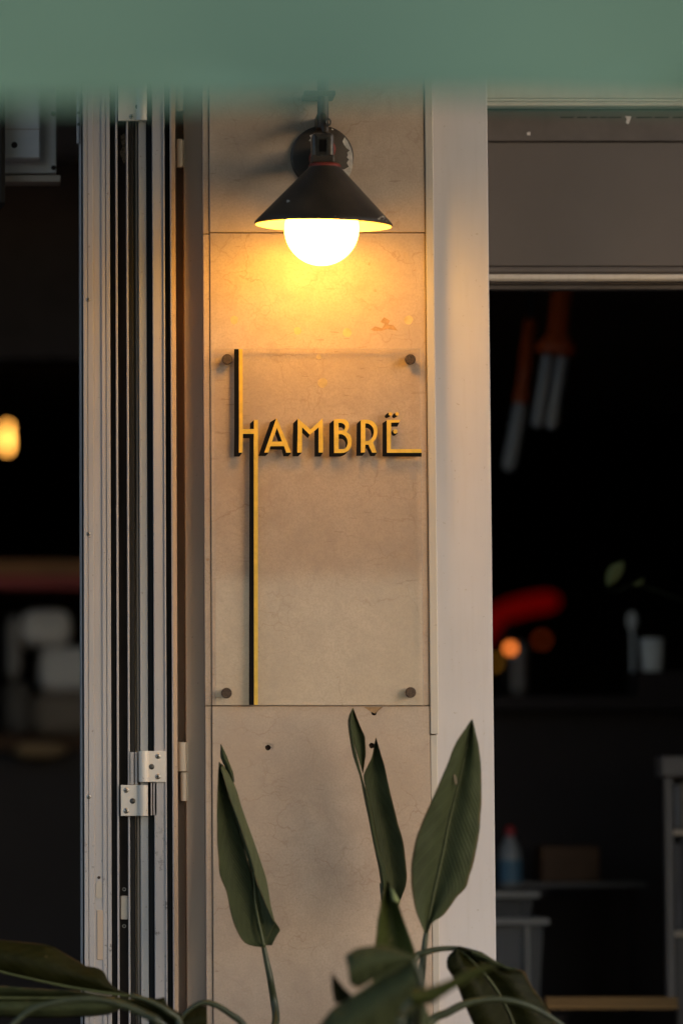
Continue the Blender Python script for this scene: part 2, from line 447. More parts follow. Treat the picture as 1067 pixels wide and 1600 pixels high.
for (x, y) in ((419, 1168), (581, 1165), (584.5, 1113.5)):
    c = P(x, y, 0.0)
    obj('wall_plug', lathe([(0, 0.008), (0.0034, 0.0075), (0.0052, 0.009), (0.0052, 0.0125)], c, (0, 1, 0), 12), M['hole'], mp)
# side strips of marble on the left, painted trim on the right
for z0, z1 in ((zj1 + GAP / 2 - 0.002, ZT), (zj2 + GAP / 2, zj1 - GAP / 2 - 0.002), (0, zj2 - GAP / 2)):
    obj('edge_strip', box(PXW(319.5), xL - 0.0008, 0.0035, 0.0155, z0, z1, bev=0.001), M['marble'], mp)
# marks left on the stone
M['residue'] = simple('tape_residue', (0.42, 0.25, 0.12), 0.7, var=0.3, scale=80)
M['glue'] = simple('old_glue', (0.60, 0.44, 0.22), 0.6, var=0.2, scale=60)
M['patch'] = simple('lighter_patch', (0.62, 0.53, 0.41), 0.4, var=0.1, scale=40)
def mark(name, pts, mat, th=0.0004, y0=0.0012):
    return obj(name, plate([pts], y0 + 0.0002, y0 - th), mat, mp)
mark('tape_residue', [(579, 515), (586, 510), (597, 513), (601, 506), (594, 503), (600, 495.5), (609, 501), (606, 507), (614, 508), (621, 516.5), (605, 514), (596, 517), (584, 517)], M['residue'])
mark('tape_residue', [(638, 730), (649, 729), (651, 749), (640, 750)], simple('faint_residue', (0.54, 0.42, 0.34), 0.6), 0.0003)
def blob(x, y, r, n=12):
    return [(x + r * (1 + random.uniform(-.14, .14)) * math.cos(2 * math.pi * k / n), y + r * (1 + random.uniform(-.14, .14)) * math.sin(2 * math.pi * k / n)) for k in range(n)]
obj('chip_bed', plate([[(564, 1104.6), (598, 1104.6), (592, 1109.5), (586, 1115), (580, 1112.5), (572, 1107)]], 0.0034, 0.0028), M['residue'], mp)
for x, y, r in ((366, 500, 6.5), (465, 517, 6), (542, 520, 7), (638, 500, 7), (504, 598, 7.5), (498, 557, 4)):
    mark('glue_spot', blob(x, y, r), M['glue'], 0.0003)

# ------------------------------------------------------------------ painted pilaster on the right of the stone
pl = empty('painted_pilaster', (PXW(722), 0.03, 0), 'smooth off-white painted pilaster to the right of the marble', 'pilaster')
YP = 0.028
obj('face', box(PXW(676, YP), PXW(767.5, YP), YP, 0.24, 0.0, ZT, bev=0.0015), M['white_paint'], pl)
obj('edge_trim', box(xR + 0.0005, PXW(681.5), -0.0035, YP - 0.001, zj2b + 0.001, ZT, bev=0.0015, seg=2), M['trim_paint'], pl)
obj('edge_trim', box(xR + 0.0005, PXW(680.0), 0.0005, YP - 0.001, 0.0, zj2b - 0.001, bev=0.0015, seg=2), M['trim_paint'], pl)

# ------------------------------------------------------------------ folding door, stacked open on the left
fd = empty('folding_door', (PXW(190), 0.05, 0.03), 'white aluminium folding door stacked open left of the marble pillar', 'folding door')
def strip(name, x0, x1, y0, mat, z0=0.035, z1=3.12, y1=0.095, bev=0.0006, parent=fd):
    return obj(name, box(PXW(x0, y0), PXW(x1, y0), y0, y1, z0, z1, bev=bev), mat, parent)
W, K, G = M['white_alu'], M['rubber'], M['grey_alu']
stA = strip('stile', 126.3, 128.9, 0.018, W)
strip('gasket', 129.0, 131.2, 0.050, K, bev=0)
st1 = strip('stile', 131.3, 137.4, 0.000, W); strip('stile', 137.4, 138.3, 0.004, W, bev=0); strip('stile', 138.3, 147.0, 0.0005, W)
st2 = strip('stile', 147.0, 160.0, 0.0035, W, bev=0)
st3 = strip('stile', 160.0, 166.3, 0.001, W); strip('stile', 166.3, 167.2, 0.005, W, bev=0); strip('stile', 167.2, 173.4, 0.000, W)
strip('gasket', 173.6, 182.0, 0.016, K, bev=0.002)
strip('stile', 182.2, 185.4, 0.004, W)
ch = strip('lock_channel', 185.6, 199.2, 0.026, M['dark_channel'], bev=0)
strip('stile', 199.4, 202.2, 0.004, W)
strip('gasket', 202.4, 210.2, 0.016, K, bev=0.002)
strip('stile', 210.4, 212.2, 0.03, M['tan_alu']); strip('stile', 213.2, 217.0, 0.026, M['tan_alu']); strip('gasket', 217.1, 218.4, 0.04, K, bev=0)
st5 = strip('stile', 218.5, 230.6, 0.013, G)
strip('gasket', 230.8, 240.0, 0.016, K, bev=0.002)
st6 = strip('stile', 240.2, 256.8, 0.001, W); strip('stile', 256.8, 259.4, -0.002, W)
strip('gasket', 259.6, 268.0, 0.016, K, bev=0.002)
strip('stile', 268.2, 270.0, -0.001, W); strip('stile', 270.0, 276.4, 0.022, M['tan_alu'])
obj('top_rail', box(PXW(126, 0.03), PXW(277, 0.03), 0.02, 0.094, 3.121, 3.146), W, fd)
obj('bottom_rail', box(PXW(126, 0.03), PXW(277, 0.03), 0.02, 0.094, 0.030, 0.0345), W, fd)

def screw(x, y, Y, r, parent, mat, cross=True):
    c = P(x, y, Y)
    s = obj('screw', lathe([(0, -0.0013), (r * 0.55, -0.0013), (r * 0.95, -0.0004), (r, 0.0), (r, 0.002)], c, (0, 1, 0), 18), mat, parent, True)
    if cross:
        a = random.uniform(0, 1.5); bm = bmesh.new()
        for k in (0, 1):
            d = Vector((math.cos(a + k * math.pi / 2), 0, math.sin(a + k * math.pi / 2)))
            n = Vector((-d.z, 0, d.x)); q = c + Vector((0, -0.00145 - 0.00012 * k, 0))
            w, l = r * 0.13, r * 0.62
            bm.faces.new([bm.verts.new(q + d * sx * l + n * sy * w) for sx, sy in ((-1, -1), (1, -1), (1, 1), (-1, 1))])
        obj('slot', bm, M['black_paint'], parent)
    return s
def fscrews(lst, Y, parent, mat=None):
    for x, y, r in lst: screw(x, y, Y, r * SC(), parent, mat or M['steel'])
fscrews([(138, 468, 3.4)], 0.000, st1); fscrews([(138.6, 834, 3.4), (139.2, 1245, 3.6)], 0.000, st1)
fscrews([(190.5, 172, 0.01)], 0.02, ch)
# hinges: two plates about one barrel, three screws each
def hinge_plate(x0, x1, y0, y1, bx0, bx1, scr, allen):
    Y0 = -0.0045
    r = box(PXW(x0, Y0), PXW(x1, Y0), Y0, 0.004, PZ(y1), PZ(y0), bev=0.0008, seg=2)
    zc0, zc1 = PZ(y1), PZ(y0)
    cx = (PXW(bx0) + PXW(bx1)) / 2; rr = (PXW(bx1) - PXW(bx0)) / 2
    add_tube(r, [(cx, Y0 + 0.001, zc0 + 0.0004), (cx, Y0 + 0.001, zc1 - 0.0004)], rr, 20)
    h = obj('hinge_plate', r, M['white_hinge'], fd)
    fscrews(scr, Y0 - 0.0002, h)
    for x, y, q in allen: screw(x, y, Y0 - 0.0002, q * SC(), h, M['dark_steel'], False)
    return h
M['white_hinge'] = paint_mat('white_hinge_paint', (0.70, 0.64, 0.58), dirt_amt=0.15, rough=0.35)
hinge_plate(222, 257.8, 1173.4, 1222, 215.8, 231, [(247, 1181.5, 4.2), (247, 1213.5, 4.2)], [(237.3, 1198, 4.4)])
hinge_plate(188, 222, 1226.6, 1275, 214, 230, [(197.6, 1234.5, 4.2), (197.6, 1267, 4.2)], [(207.6, 1251.6, 4.4)])
hinge_plate(187, 224, 60, 189, 216, 232, [(205.8, 182, 4.2), (216, 166.5, 0.2)], [(216, 166.5, 4.2)])
for x0, x1, y0, y1 in ((203, 208.4, 1175, 1226), (210, 214, 1175, 1226), (234.5, 236.6, 1223, 1274), (238.4, 243.8, 1223, 1274)):
    obj('hinge_tab', box(PXW(x0), PXW(x1), 0.001, 0.017, PZ(y1), PZ(y0), bev=0.0005), W, fd)
for x0, x1, y0, y1 in ((208.4, 210, 1176, 1225), (236.6, 238.4, 1224, 1273)):
    obj('hinge_seam', box(PXW(x0), PXW(x1), 0.008, 0.017, PZ(y1), PZ(y0)), M['rust'], fd)
# lock keeper
obj('keeper', box(PXW(187.4, .012), PXW(199, .012), 0.012, 0.028, PZ(1437), PZ(1400), bev=0.001), M['trim_paint'], fd)
for y in (1389.5, 1447): 
    c = P(194.5, y, 0.025)
    obj('rivet', lathe([(0.0018, -0.0012), (0.0026, -0.0022), (0.0036, -0.0014), (0.0038, 0.001)], c, (0, 1, 0), 18), M['steel'], ch, True)
sl = [(150.6 + (9 if s else 0), 0) for s in (0, 1)]
pts = [(155.4 + 4.6 * math.cos(a), 1381 + 5 * math.sin(a)) for a in [math.pi + k * math.pi / 8 for k in range(9)]] + [(155.4 + 4.6 * math.cos(a), 1399 + 5 * math.sin(a)) for a in [k * math.pi / 8 for k in range(9)]]
obj('pull_slot', plate([pts], 0.0037, 0.002), M['trim_paint'], st2)
obj('key_hole', lathe([(0, -0.0006), (0.0026, -0.0006), (0.003, 0.001)], P(155, 1371, 0.003), (0, 1, 0), 14), M['hole'], st2)
obj('catch', box(PXW(150.4, .008), PXW(160, .008), 0.0015, 0.006, PZ(1500), PZ(1422), bev=0.0008), M['grey_worn'] if 'grey_worn' in M else M['tan_alu'], st2)
obj('latch', box(PXW(121.8), PXW(126.2), 0.012, 0.03, PZ(222), PZ(60), bev=0.001), W, fd)
for y in (176, 194): screw(123.2, y, 0.0115, 2.3 * SC(), fd, M['dark_steel'], False)
obj('cobweb_dirt', plate([[(189, 212), (195, 208), (198, 219), (195, 226), (199, 234), (196, 240), (199, 251), (194, 256), (190, 246), (187.5, 238), (192, 230), (190, 222)]], 0.0258, 0.0252),
    simple('dust_clump', (0.16, 0.12, 0.08), 0.95, var=0.8, scale=250), ch)

# ------------------------------------------------------------------ jamb between door and stone
dj = empty('door_jamb', (PXW(300), 0.06, 0.03), 'flat taupe door jamb between the folding door and the marble', 'door jamb')
obj('face', box(PXW(289.5, .045), PXW(319, .045), 0.045, 0.155, 0.031, ZT, bev=0.001), M['tan_alu'], dj)
obj('rebate', box(PXW(276.6, .09), PXW(289.3, .09), 0.0955, 0.155, 0.031, ZT), M['tan_alu'], dj)
for a, b, y0, y1 in ((280, 291, 212, 256), (278.5, 292.5, 1159, 1205), (282.5, 293, 1206.5, 1251.5), (280, 291, 120, 167)):
    bx = bmesh.new(); cx = (PXW(a) + PXW(b)) / 2; rr = (PXW(b) - PXW(a)) / 2
    add_tube(bx, [(cx, 0.04, PZ(y1)), (cx, 0.04, PZ(y1) + 0.001), (cx, 0.04, PZ(y0) - 0.001), (cx, 0.04, PZ(y0))], [rr * .9, rr, rr, rr * .9], 20)
    add_box(bx, cx, cx + rr * 1.4, 0.0415, 0.0445, PZ(y1) + 0.001, PZ(y0) - 0.001)
    obj('hinge_barrel', bx, M['trim_paint'], dj, False)

# ------------------------------------------------------------------ acrylic sign
YS = -0.0115     # front face of the sheet
sg = empty('acrylic_sign', (PXW(497, YS), YS, PZ(1102, YS)), 'clear acrylic sign with gold and black lettering held by four bronze standoffs', 'sign')
ax0, ax1, az0, az1 = PXW(336.5, YS), PXW(658.6, YS), PZ(1102, YS), PZ(545, YS)
sb = box(ax0, ax1, YS, YS + 0.005, az0, az1)
so = obj('sheet', sb, [M['acrylic'], M['acrylic_edge']], sg)
for p in so.data.polygons:
    if abs(p.normal.y) < 0.5: p.material_index = 1
for x, y in ((355, 562), (640.5, 562), (354, 1083), (641, 1082)):
    c = P(x, y, YS)
    r = 8.5 * SC(YS); n = 40
    bm = bmesh.new(); prof = [(0, -0.0075), (r * .86, -0.0075), (r, -0.0062), (r, -0.0006), (r * .92, -0.0002), (0, -0.0002)]
    add_lathe(bm, prof, c, (0, 1, 0), n)
    for i, v in enumerate(bm.verts):      # knurling
        d = v.co - c; rad = math.hypot(d.x, d.z)
        if rad > r * .95:
            k = round(math.atan2(d.z, d.x) / (2 * math.pi / n))
            f = 0.94 if k % 2 else 1.0
            v.co.x = c.x + d.x * f; v.co.z = c.z + d.z * f
    cp = obj('standoff', bm, M['bronze'], sg)
    obj('spacer', lathe([(r * .8, 0.0052), (r * .8, -YS + 0.0002)], c, (0, 1, 0), 24), M['dark_steel'], cp, True)
def Z1(pts): return [(360 + x / 6.669, 640 + y / 6.669) for x, y in pts]
def Z2(pts): return [(510 + x / 6.669, 640 + y / 6.669) for x, y in pts]
def circ(cx, cy, r, n=18): return [(cx + r * math.cos(2 * math.pi * k / n), cy + r * math.sin(2 * math.pi * k / n)) for k in range(n)]
def sp(pts, n=5):     # rounded outline through the points
    m = len(pts); V = [Vector((*p, 0)) for p in pts]; out = []
    for i in range(m):
        for k in range(n):
            q = crom(V[i - 1], V[i], V[(i + 1) % m], V[(i + 2) % m], k / n); out.append((q.x, q.y))
    return out
def arcline(pts, n=4):  # open smooth polyline
    V = smooth_line([(*p, 0) for p in pts], n * (len(pts) - 1)); return [(v.x, v.y) for v in V]
letters = []
def letter(gold, black, name='letter'):
    bmk = bmesh.new()
    for lp in black: add_plate(bmk, [lp], YS - 0.0001, YS - 0.0002)
    bmg = bmesh.new()
    for lps in gold: add_plate(bmg, lps, YS - 0.0001, YS - 0.0004)
    l = obj(name, bmg, M['gold'], sg)
    obj('drop_shade', bmk, M['black_paint'], l)
# H with its two long stems
letter([[Z1([(92, 203)]) + [(373.6, 545.4), (379.2, 545.4)] + Z1([(130, 203), (247, 203), (247, 107), (288, 107)]) + [(403.2, 1101.6), (397.2, 1101.6)] + Z1([(245, 300), (247, 252), (130, 252), (127, 447), (90, 447)])]],
       [[(366.0, 545.4), (373.5, 545.4)] + Z1([(92, 203), (90, 449), (125, 449), (97, 490), (38, 490), (42, 203)]),
        Z1([(205, 145), (247, 108), (247, 202), (205, 202)]),
        Z1([(133, 253), (247, 253), (245, 490)]) + [(397.1, 1101.6), (389.2, 1101.6)] + Z1([(200, 490), (200, 298), (133, 298)])])
letter([[Z1([(482, 85), (635, 447), (582, 447), (560, 381), (418, 381), (397, 447), (355, 447)]), Z1([(487, 190), (435, 333), (540, 333)])]],
       [Z1([(415, 130), (474, 95), (478, 105), (357, 445), (402, 449), (366, 485), (293, 482)]),
        Z1([(420, 379), (560, 379), (582, 449), (635, 449), (605, 487), (552, 487), (535, 418), (412, 415)]),
        Z1([(487, 190), (541, 334), (497, 334), (466, 248)])])
letter([[Z1([(703, 92), (835, 207), (962, 90), (966, 447), (920, 447), (920, 183), (828, 262), (748, 183), (745, 447), (698, 447)])]],
       [Z1([(653, 143), (702, 95), (700, 446), (744, 449), (706, 487), (648, 487)]),
        Z1([(748, 183), (830, 260), (806, 299), (748, 243)]),
        Z1([(921, 183), (921, 446), (965, 449), (938, 490), (877, 490), (875, 224)])])
letter([[Z2(arcline([(78, 106), (100, 98), (165, 98), (205, 108), (230, 140), (235, 175), (223, 210), (207, 232)]) + arcline([(207, 232), (240, 260), (260, 305), (263, 355), (248, 403), (212, 438), (165, 451), (80, 451)])),
         Z2(arcline([(125, 138), (163, 140), (190, 160), (195, 185), (182, 210), (165, 217), (127, 217)])),
         Z2(arcline([(127, 256), (165, 258), (200, 282), (219, 320), (220, 360), (205, 395), (180, 411), (127, 412)]))]],
       [Z2([(30, 145), (78, 108), (80, 449)] + arcline([(185, 449), (228, 428), (200, 462), (170, 482), (140, 490)]) + [(28, 490)]),
        Z2(arcline([(124, 137), (163, 139), (191, 159), (196, 185), (181, 213)]) + arcline([(165, 192), (150, 187), (126, 185)])),
        Z2(arcline([(126, 255), (165, 257), (201, 281), (221, 320), (221, 360), (197, 402)]) + arcline([(200, 360), (187, 327), (162, 307), (126, 304)]))])
letter([[Z2(arcline([(358, 108), (385, 105), (430, 106), (480, 121), (515, 160), (530, 210), (526, 260), (511, 308), (483, 343)]) + [(524, 447), (475, 447), (437, 365), (405, 365), (401, 447), (358, 447)]),
         Z2(arcline([(405, 143), (440, 148), (475, 175), (493, 215), (490, 260), (470, 304), (440, 324), (405, 328)]))]],
       [Z2([(315, 148), (360, 107), (360, 446), (402, 449), (372, 482), (310, 482)]),
        Z2(arcline([(404, 142), (440, 147), (476, 174), (494, 215), (491, 260), (461, 306)]) + arcline([(469, 260), (456, 217), (431, 195), (404, 190)])),
        Z2([(405, 363), (438, 363), (476, 449), (526, 449), (502, 485), (455, 485), (415, 402), (405, 412)])])
dots = [[Z2(circ(665, 45, 18))], [Z2(circ(735, 45, 18))], [Z2(circ(717, 227, 23))]]
letter([[Z2([(628, 108), (768, 107), (757, 134), (672, 135), (670, 412), (990, 411), (990, 450), (629, 450)])]] + dots,
       [Z2([(583, 140), (630, 110), (631, 448), (990, 449), (990, 491), (582, 488)]),
        Z2([(671, 133), (759, 134), (737, 178), (671, 178)]),
        Z2(sp([(640, 35), (612, 58), (606, 76), (620, 88), (640, 84), (666, 66), (660, 45)])),
        Z2(sp([(708, 38), (688, 58), (682, 76), (696, 88), (712, 86), (742, 62), (730, 45)])),
        Z2(sp([(694, 212), (676, 235), (680, 262), (698, 273), (712, 270), (738, 246), (715, 235)]))])

# ------------------------------------------------------------------ wall lamp
YA = -0.215
lampx, lampz = PXW(505, YA), PZ(349, YA)
wlamp = empty('wall_lamp', (PXW(503), 0, PZ(247)), 'black cone wall lamp with lit white globe above the acrylic sign', 'wall lamp')
c = P(503, 246, 0); rr = 49.5 * SC()
rose = obj('wall_rose', lathe([(0, -0.009), (rr * .93, -0.009), (rr * .985, -0.0075), (rr, -0.005), (rr, 0.0)], c, (0, 1, 0), 64), M['lamp_black'], wlamp, True)
def z3(pts): return [(440 + x / 8.2, 130 + y / 8.2) for x, y in pts]
obj('bare_patch', plate([z3([(808, 690), (780, 745), (800, 790), (830, 830), (872, 860), (840, 890), (850, 920), (835, 950), (862, 975), (835, 1020), (862, 1070), (795, 1108), (748, 1088), (790, 1150), (850, 1215), (885, 1150), (905, 1080), (912, 980), (905, 900), (885, 830), (850, 750)])], -0.0088, -0.0094), M['bare'], rose)
obj('bare_patch', plate([z3([(425, 650), (385, 660), (358, 668), (378, 700), (348, 738), (405, 752), (425, 690)])], -0.0088, -0.0094), M['bare'], rose)
obj('bare_patch', plate([z3([(640, 580), (668, 590), (660, 602), (640, 598)])], -0.0088, -0.0094), M['bare'], rose)
obj('red_collar', lathe([(0.021, -0.009), (0.022, -0.012), (0.019, -0.12), (0.0, -0.12)], P(500, 250, 0), (0, 1, 0), 32), M['red_paint'], wlamp, True)
obj('arm', tube([P(507, 240, -0.07), P(507, 240, YA)], 0.011, 16), M['lamp_black'], wlamp, True)
# tilted shade, its axis leaning a little
tilt = Matrix.Rotation(R(3.6), 4, 'X') @ Matrix.Rotation(R(1.6), 4, 'Y')
AX = (tilt @ Vector((0, 0, 1))).normalized()
rim = P(505.3, 351.5, YA)
s = SC(YA)
Rr = 108 * s
prof_out = [(Rr * .985, -0.0015), (Rr, 0.0005), (Rr * .995, 0.004), (Rr * .955, 0.0095), (26.5 * s, 89 * s), (25 * s, 92 * s)]
prof_in = [(23.5 * s, 91 * s), (25 * s, 87 * s), (Rr * .94, 0.008), (Rr * .972, 0.002), (Rr * .985, -0.0015)]
shade = obj('shade', lathe(prof_out, rim, AX, 96), M['lamp_black'], wlamp, True)
obj('shade_lining', lathe(prof_in, rim, AX, 96), M['lamp_white'], shade, True)
obj('red_ring', lathe([(25.2 * s, 89.5 * s), (25.5 * s, 93 * s), (23 * s, 96.5 * s), (10 * s, 97 * s)], rim, AX, 48), M['red_paint'], shade, True)
gc = P(502.6, 357.5, YA)
bm = bmesh.new(); bmesh.ops.create_uvsphere(bm, u_segments=48, v_segments=32, radius=58.3 * s, matrix=Matrix.Translation(gc))
obj('globe', bm, M['globe'], wlamp, True)
obj('lamp_holder', lathe([(16 * s, 50 * s), (16 * s, 88 * s), (0, 88 * s)], rim, AX, 32), M['lamp_white'], shade, True)
# chips in the enamel, small flakes lying on the cone
def chip(x, y, w, h, n=9):
    for t in range(60):           # march to the cone surface
        pass
    ang = None
    ptsw = []
    for k in range(n):
        a = 2 * math.pi * k / n; q = 1 + random.uniform(-.35, .35)
        ptsw.append((x + w * q * math.cos(a), y + h * q * math.sin(a)))
    bm = bmesh.new(); vv = []
    for (qx, qy) in ptsw:
        d = (P(qx, qy, 0) - CAM).normalized(); lo = 6.7; best = None
        for i in range(1200):
            pt = CAM + d * (lo + i * 0.0004); rel = pt - rim; hh = rel.dot(AX); rad = (rel - AX * hh).length
            lim = Rr * .955 + (26.5 * s - Rr * .955) * (hh - 0.0095) / (89 * s - 0.0095) if hh > 0.0095 else Rr * .975 + (0.004 - abs(hh - 0.004)) * 0.5
            if hh > -0.002 and rad <= lim + 0.0004: best = pt; break
        if best is None: return
        vv.append(bm.verts.new(best))
    bm.faces.new(vv)
    obj('enamel_chip', bm, M['bare'], shade)
chip(596.5, 341.5, 5.5, 3.2); chip(450, 314.5, 2.5, 1.6); chip(524, 338.5, 2.2, 1.0); chip(603, 346, 3, 1.6)
# housing above the shade
hb = bmesh.new()
hx0, hx1 = PXW(490.2, YA), PXW(524.6, YA)
add_box(hb, hx0, hx1, YA - 0.018, YA + 0.018, PZ(257, YA), PZ(209.5, YA), bev=0.007, seg=4)
hous = obj('housing', hb, M['smoked'], wlamp, True)
fr = bmesh.new()
add_plate(fr, [[(496, 213.5), (512.5, 213.5), (512.5, 243.5), (496, 243.5)], [(498, 216), (510.5, 216), (510.5, 241.5), (498, 241.5)]], YA - 0.0175, YA - 0.0195)
obj('window_frame', fr, M['dark_steel'], hous)
obj('switch', plate([[(498.5, 218), (510, 218), (510, 237), (498.5, 237)]], YA - 0.0175, YA - 0.0185), M['black_paint'], hous)
obj('band', box(hx0 - 0.001, hx1 + 0.001, YA - 0.019, YA + 0.019, PZ(256.6, YA), PZ(243.8, YA), bev=0.003, seg=2), M['lamp_black'], hous)
# knuckle, loop and the conduit going up
obj('knuckle', tube([P(509, 211, YA), P(508, 203, YA), P(507, 196, YA), P(506, 188, -0.11), P(505.5, 182, -0.06)], [0.0065, 0.0065, 0.008, 0.008, 0.007], 16), M['lamp_black'], wlamp, True)
ring = [P(513 + 3.4 * math.cos(a), 191 + 5.2 * math.sin(a), YA - 0.004) for a in [2 * math.pi * k / 20 for k in range(21)]]
obj('loop', tube(ring, 0.0016, 8), M['dark_steel'], wlamp, True)
cb = tube([P(504.5, 200, -0.045), P(504.5, 150, -0.045), P(504.5, 60, -0.045)], 0.0108, 18)
add_box(cb, PXW(496), PXW(513), -0.05, -0.0005, PZ(205), PZ(186))
obj('conduit', cb, M['lamp_black'], wlamp, False)
obj('conduit_clip', box(PXW(479, -0.05), PXW(528.5, -0.05), -0.06, -0.0005, PZ(149, -0.06), PZ(141, -0.06), bev=0.002), M['lamp_black'], wlamp)

# ------------------------------------------------------------------ transom over the right-hand doorway
M['brown_grey'] = simple('taupe_board', (0.10, 0.083, 0.077), 0.7, var=0.08, scale=4, bmp=0.1)
M['brown_grey2'] = simple('taupe_upper_board', (0.09, 0.075, 0.07), 0.7, var=0.15, scale=14, bmp=0.15)
tr = empty('transom', (PXW(900, .2), 0.2, PZ(452, .2)), 'taupe panelled transom over the right-hand doorway', 'transom')
tx0, tx1 = PXW(766, .15) - 0.02, 1.3
YT = 0.245
def hbar(name, y0, y1, Y, mat, depth=0.03, bev=0.0015):
    return obj(name, box(tx0, tx1, Y, Y + depth, PZ(y1, Y), PZ(y0, Y), bev=bev), mat, tr)
hbar('head_rail', 60, 153, YT - 0.02, M['trim_paint']); hbar('head_bead', 153.6, 158.4, YT - 0.028, M['trim_paint']); hbar('head_bead', 159, 165, YT - 0.034, M['trim_paint'])
hbar('shadow_gap', 165, 172, YT + 0.02, M['rubber'], 0.01, 0)
ub = hbar('upper_board', 172, 220.5, YT + 0.002, M['brown_grey2']); hbar('panel', 222, 416, YT + 0.008, M['brown_grey'])
hbar('moulding', 416.6, 427.5, YT + 0.002, M['brown_grey'], 0.03, 0.004); hbar('moulding', 428, 438.5, YT - 0.03, M['trim_paint'], 0.06, 0.004)
hbar('lower_lip', 439, 444, YT - 0.012, M['brown_grey2'], 0.04); hbar('lower_lip', 444.4, 452, YT - 0.004, M['brown_grey2'], 0.03)
for pts in ([(976, 181), (986, 181.5), (984, 187), (981, 194), (977, 191), (979, 186)], [(823, 207), (828, 206), (828, 211), (823, 211)]):
    obj('paint_flake', plate([pts], YT + 0.0022, YT + 0.0008), M['white_paint'], ub)
bm = bmesh.new()
x = 875
while x < 1060:
    w = random.uniform(6, 26); add_plate(bm, [[(x, 182.5), (x + w, 182.3), (x + w, 183.9), (x, 184.2)]], YT + 0.0022, YT + 0.0014); x += w + random.uniform(2, 12)
obj('scuff_line', bm, M['black_paint'], ub)

# ------------------------------------------------------------------ inside, left: bulkhead, box, bulb, counter
YB = 0.24
YH = 2.6
bk = obj('bulkhead', box(-4.5, PXW(300, YH), YH, YH + 0.1, PZ(560, YH), 3.049), simple('bulkhead_paint', (0.11, 0.085, 0.078), 0.9, spec=0.03), None)
tag(bk, 'dark grey bulkhead inside the left doorway behind the white box', 'bulkhead')
M['box_white'] = simple('old_white_plastic', (0.78, 0.70, 0.66), 0.5, var=0.1, scale=10)
jb = empty('junction_box', P(50, 240, YB), 'white junction box on backing board in top left corner', 'junction box')
obj('backing_board', box(PXW(-60, YB), PXW(89, YB), YB - 0.03, YB - 0.0005, PZ(275, YB), 3.049, bev=0.002), M['box_white'], jb)
obj('ledge', box(PXW(-60, YB), PXW(96, YB), YB - 0.05, YB - 0.0005, PZ(291, YB), PZ(280, YB), bev=0.002), M['tan_alu'], jb)
obj('batten', box(PXW(-60, YB), PXW(89, YB), YB - 0.02, YB - 0.0005, PZ(280, YB) + 0.0005, PZ(275, YB) - 0.0005), M['rust'], jb)
lid = obj('lid', box(PXW(-60, YB - .06), PXW(64, YB - .06), YB - 0.075, YB - 0.0305, PZ(248, YB - .07), PZ(60, YB - .07), bev=0.003), M['box_white'], jb)
obj('lid_seam', box(PXW(-58, YB - .06), PXW(63.5, YB - .06), YB - 0.0758, YB - 0.07, PZ(203.4, YB - .07), PZ(202, YB - .07)), M['tan_alu'], lid)
obj('knockout', lathe([(0, -0.001), (0.0055, -0.001), (0.0065, 0.001)], P(23, 226.5, YB - 0.0755), (0, 1, 0), 16), M['hole'], lid)
for x, y in ((84.5, 262), (84, 177)): obj('screw', lathe([(0, -0.002), (0.0045, -0.001), (0.005, 0.001)], P(x, y, YB - 0.031), (0, 1, 0), 14), M['hole'], jb)
po = obj('dark_post', box(PXW(-60, .1), PXW(9, .1), 0.1, 0.14, PZ(322, .1), 3.049, bev=0.008), M['rubber'], None)
tag(po, 'black post end hanging at the left edge beside the junction box', 'post')

YI = 6.0
def at(x, y, Y): return P(x, y, Y)
bl = empty('filament_bulb', at(12, 640, YI), 'glowing tubular filament bulb hanging in the dark on the far left', 'bulb')
cb = at(12, 690, YI); q = SC(YI)
obj('glass_tube', lathe([(0, -16 * q), (3 * q, -14 * q), (4.5 * q, -7 * q), (4 * q, 8 * q), (3 * q, 20 * q), (3 * q, 27 * q)], cb, (0, 0, 1), 20), M['filament'], bl, True)
obj('socket', lathe([(5 * q, 27 * q), (6 * q, 28 * q), (6 * q, 48 * q), (0, 50 * q)], cb, (0, 0, 1), 16), M['dark_steel'], bl, True)
obj('cord', tube([cb + Vector((0, 0, 49 * q)), Vector((cb.x, cb.y, 3.05))], 0.004, 8), M['rubber'], bl)

M['pale_stuff'] = simple('pale_cardboard', (0.80, 0.74, 0.70), 0.7)
M['crate_wood'] = simple('dark_wood', (0.075, 0.036, 0.018), 0.6, var=0.3, scale=12, spec=0.2)
YC = 3.3
def ibox(name, x0, x1, y0, y1, Y, depth, mat, label=None, cat=None, bev=0.03, parent=None):
    b = box(PXW(x0, Y), PXW(x1, Y), Y, Y + depth, PZ(y1, Y), PZ(y0, Y), bev=bev, seg=2)
    o = obj(name, b, mat, parent)
    if label: tag(o, label, cat)
    return o
ct = empty('counter', (PXW(60, YC), YC, 0.03), 'dark serving counter in the blurred room on the left', 'counter')
ztop = PZ(1150, YC)
obj('counter_top', box(-4.3, PXW(250, YC), YC - 0.03, YC + 0.6, ztop - 0.04, ztop, bev=0.004), M['crate_wood'], ct)
obj('counter_front', box(-4.25, PXW(245, YC), YC, YC + 0.55, 0.031, ztop - 0.041), M['room_grey'], ct)
sh = empty('wall_shelf', (PXW(60, YC), YC + 0.4, PZ(900, YC)), 'brown and red shelf above the pale packs on the left', 'shelf')
M['shelf_brown'] = simple('shelf_brown', (0.40, 0.15, 0.03), 0.5)
M['shelf_red'] = simple('shelf_red', (0.45, 0.04, 0.03), 0.5)
obj('board', box(-4.3, PXW(250, YC), YC + 0.1, YC + 0.45, PZ(895, YC), PZ(872, YC)), M['shelf_brown'], sh)
obj('lip', box(-4.3, PXW(250, YC), YC + 0.09, YC + 0.44, PZ(916, YC), PZ(896, YC)), M['shelf_red'], sh)
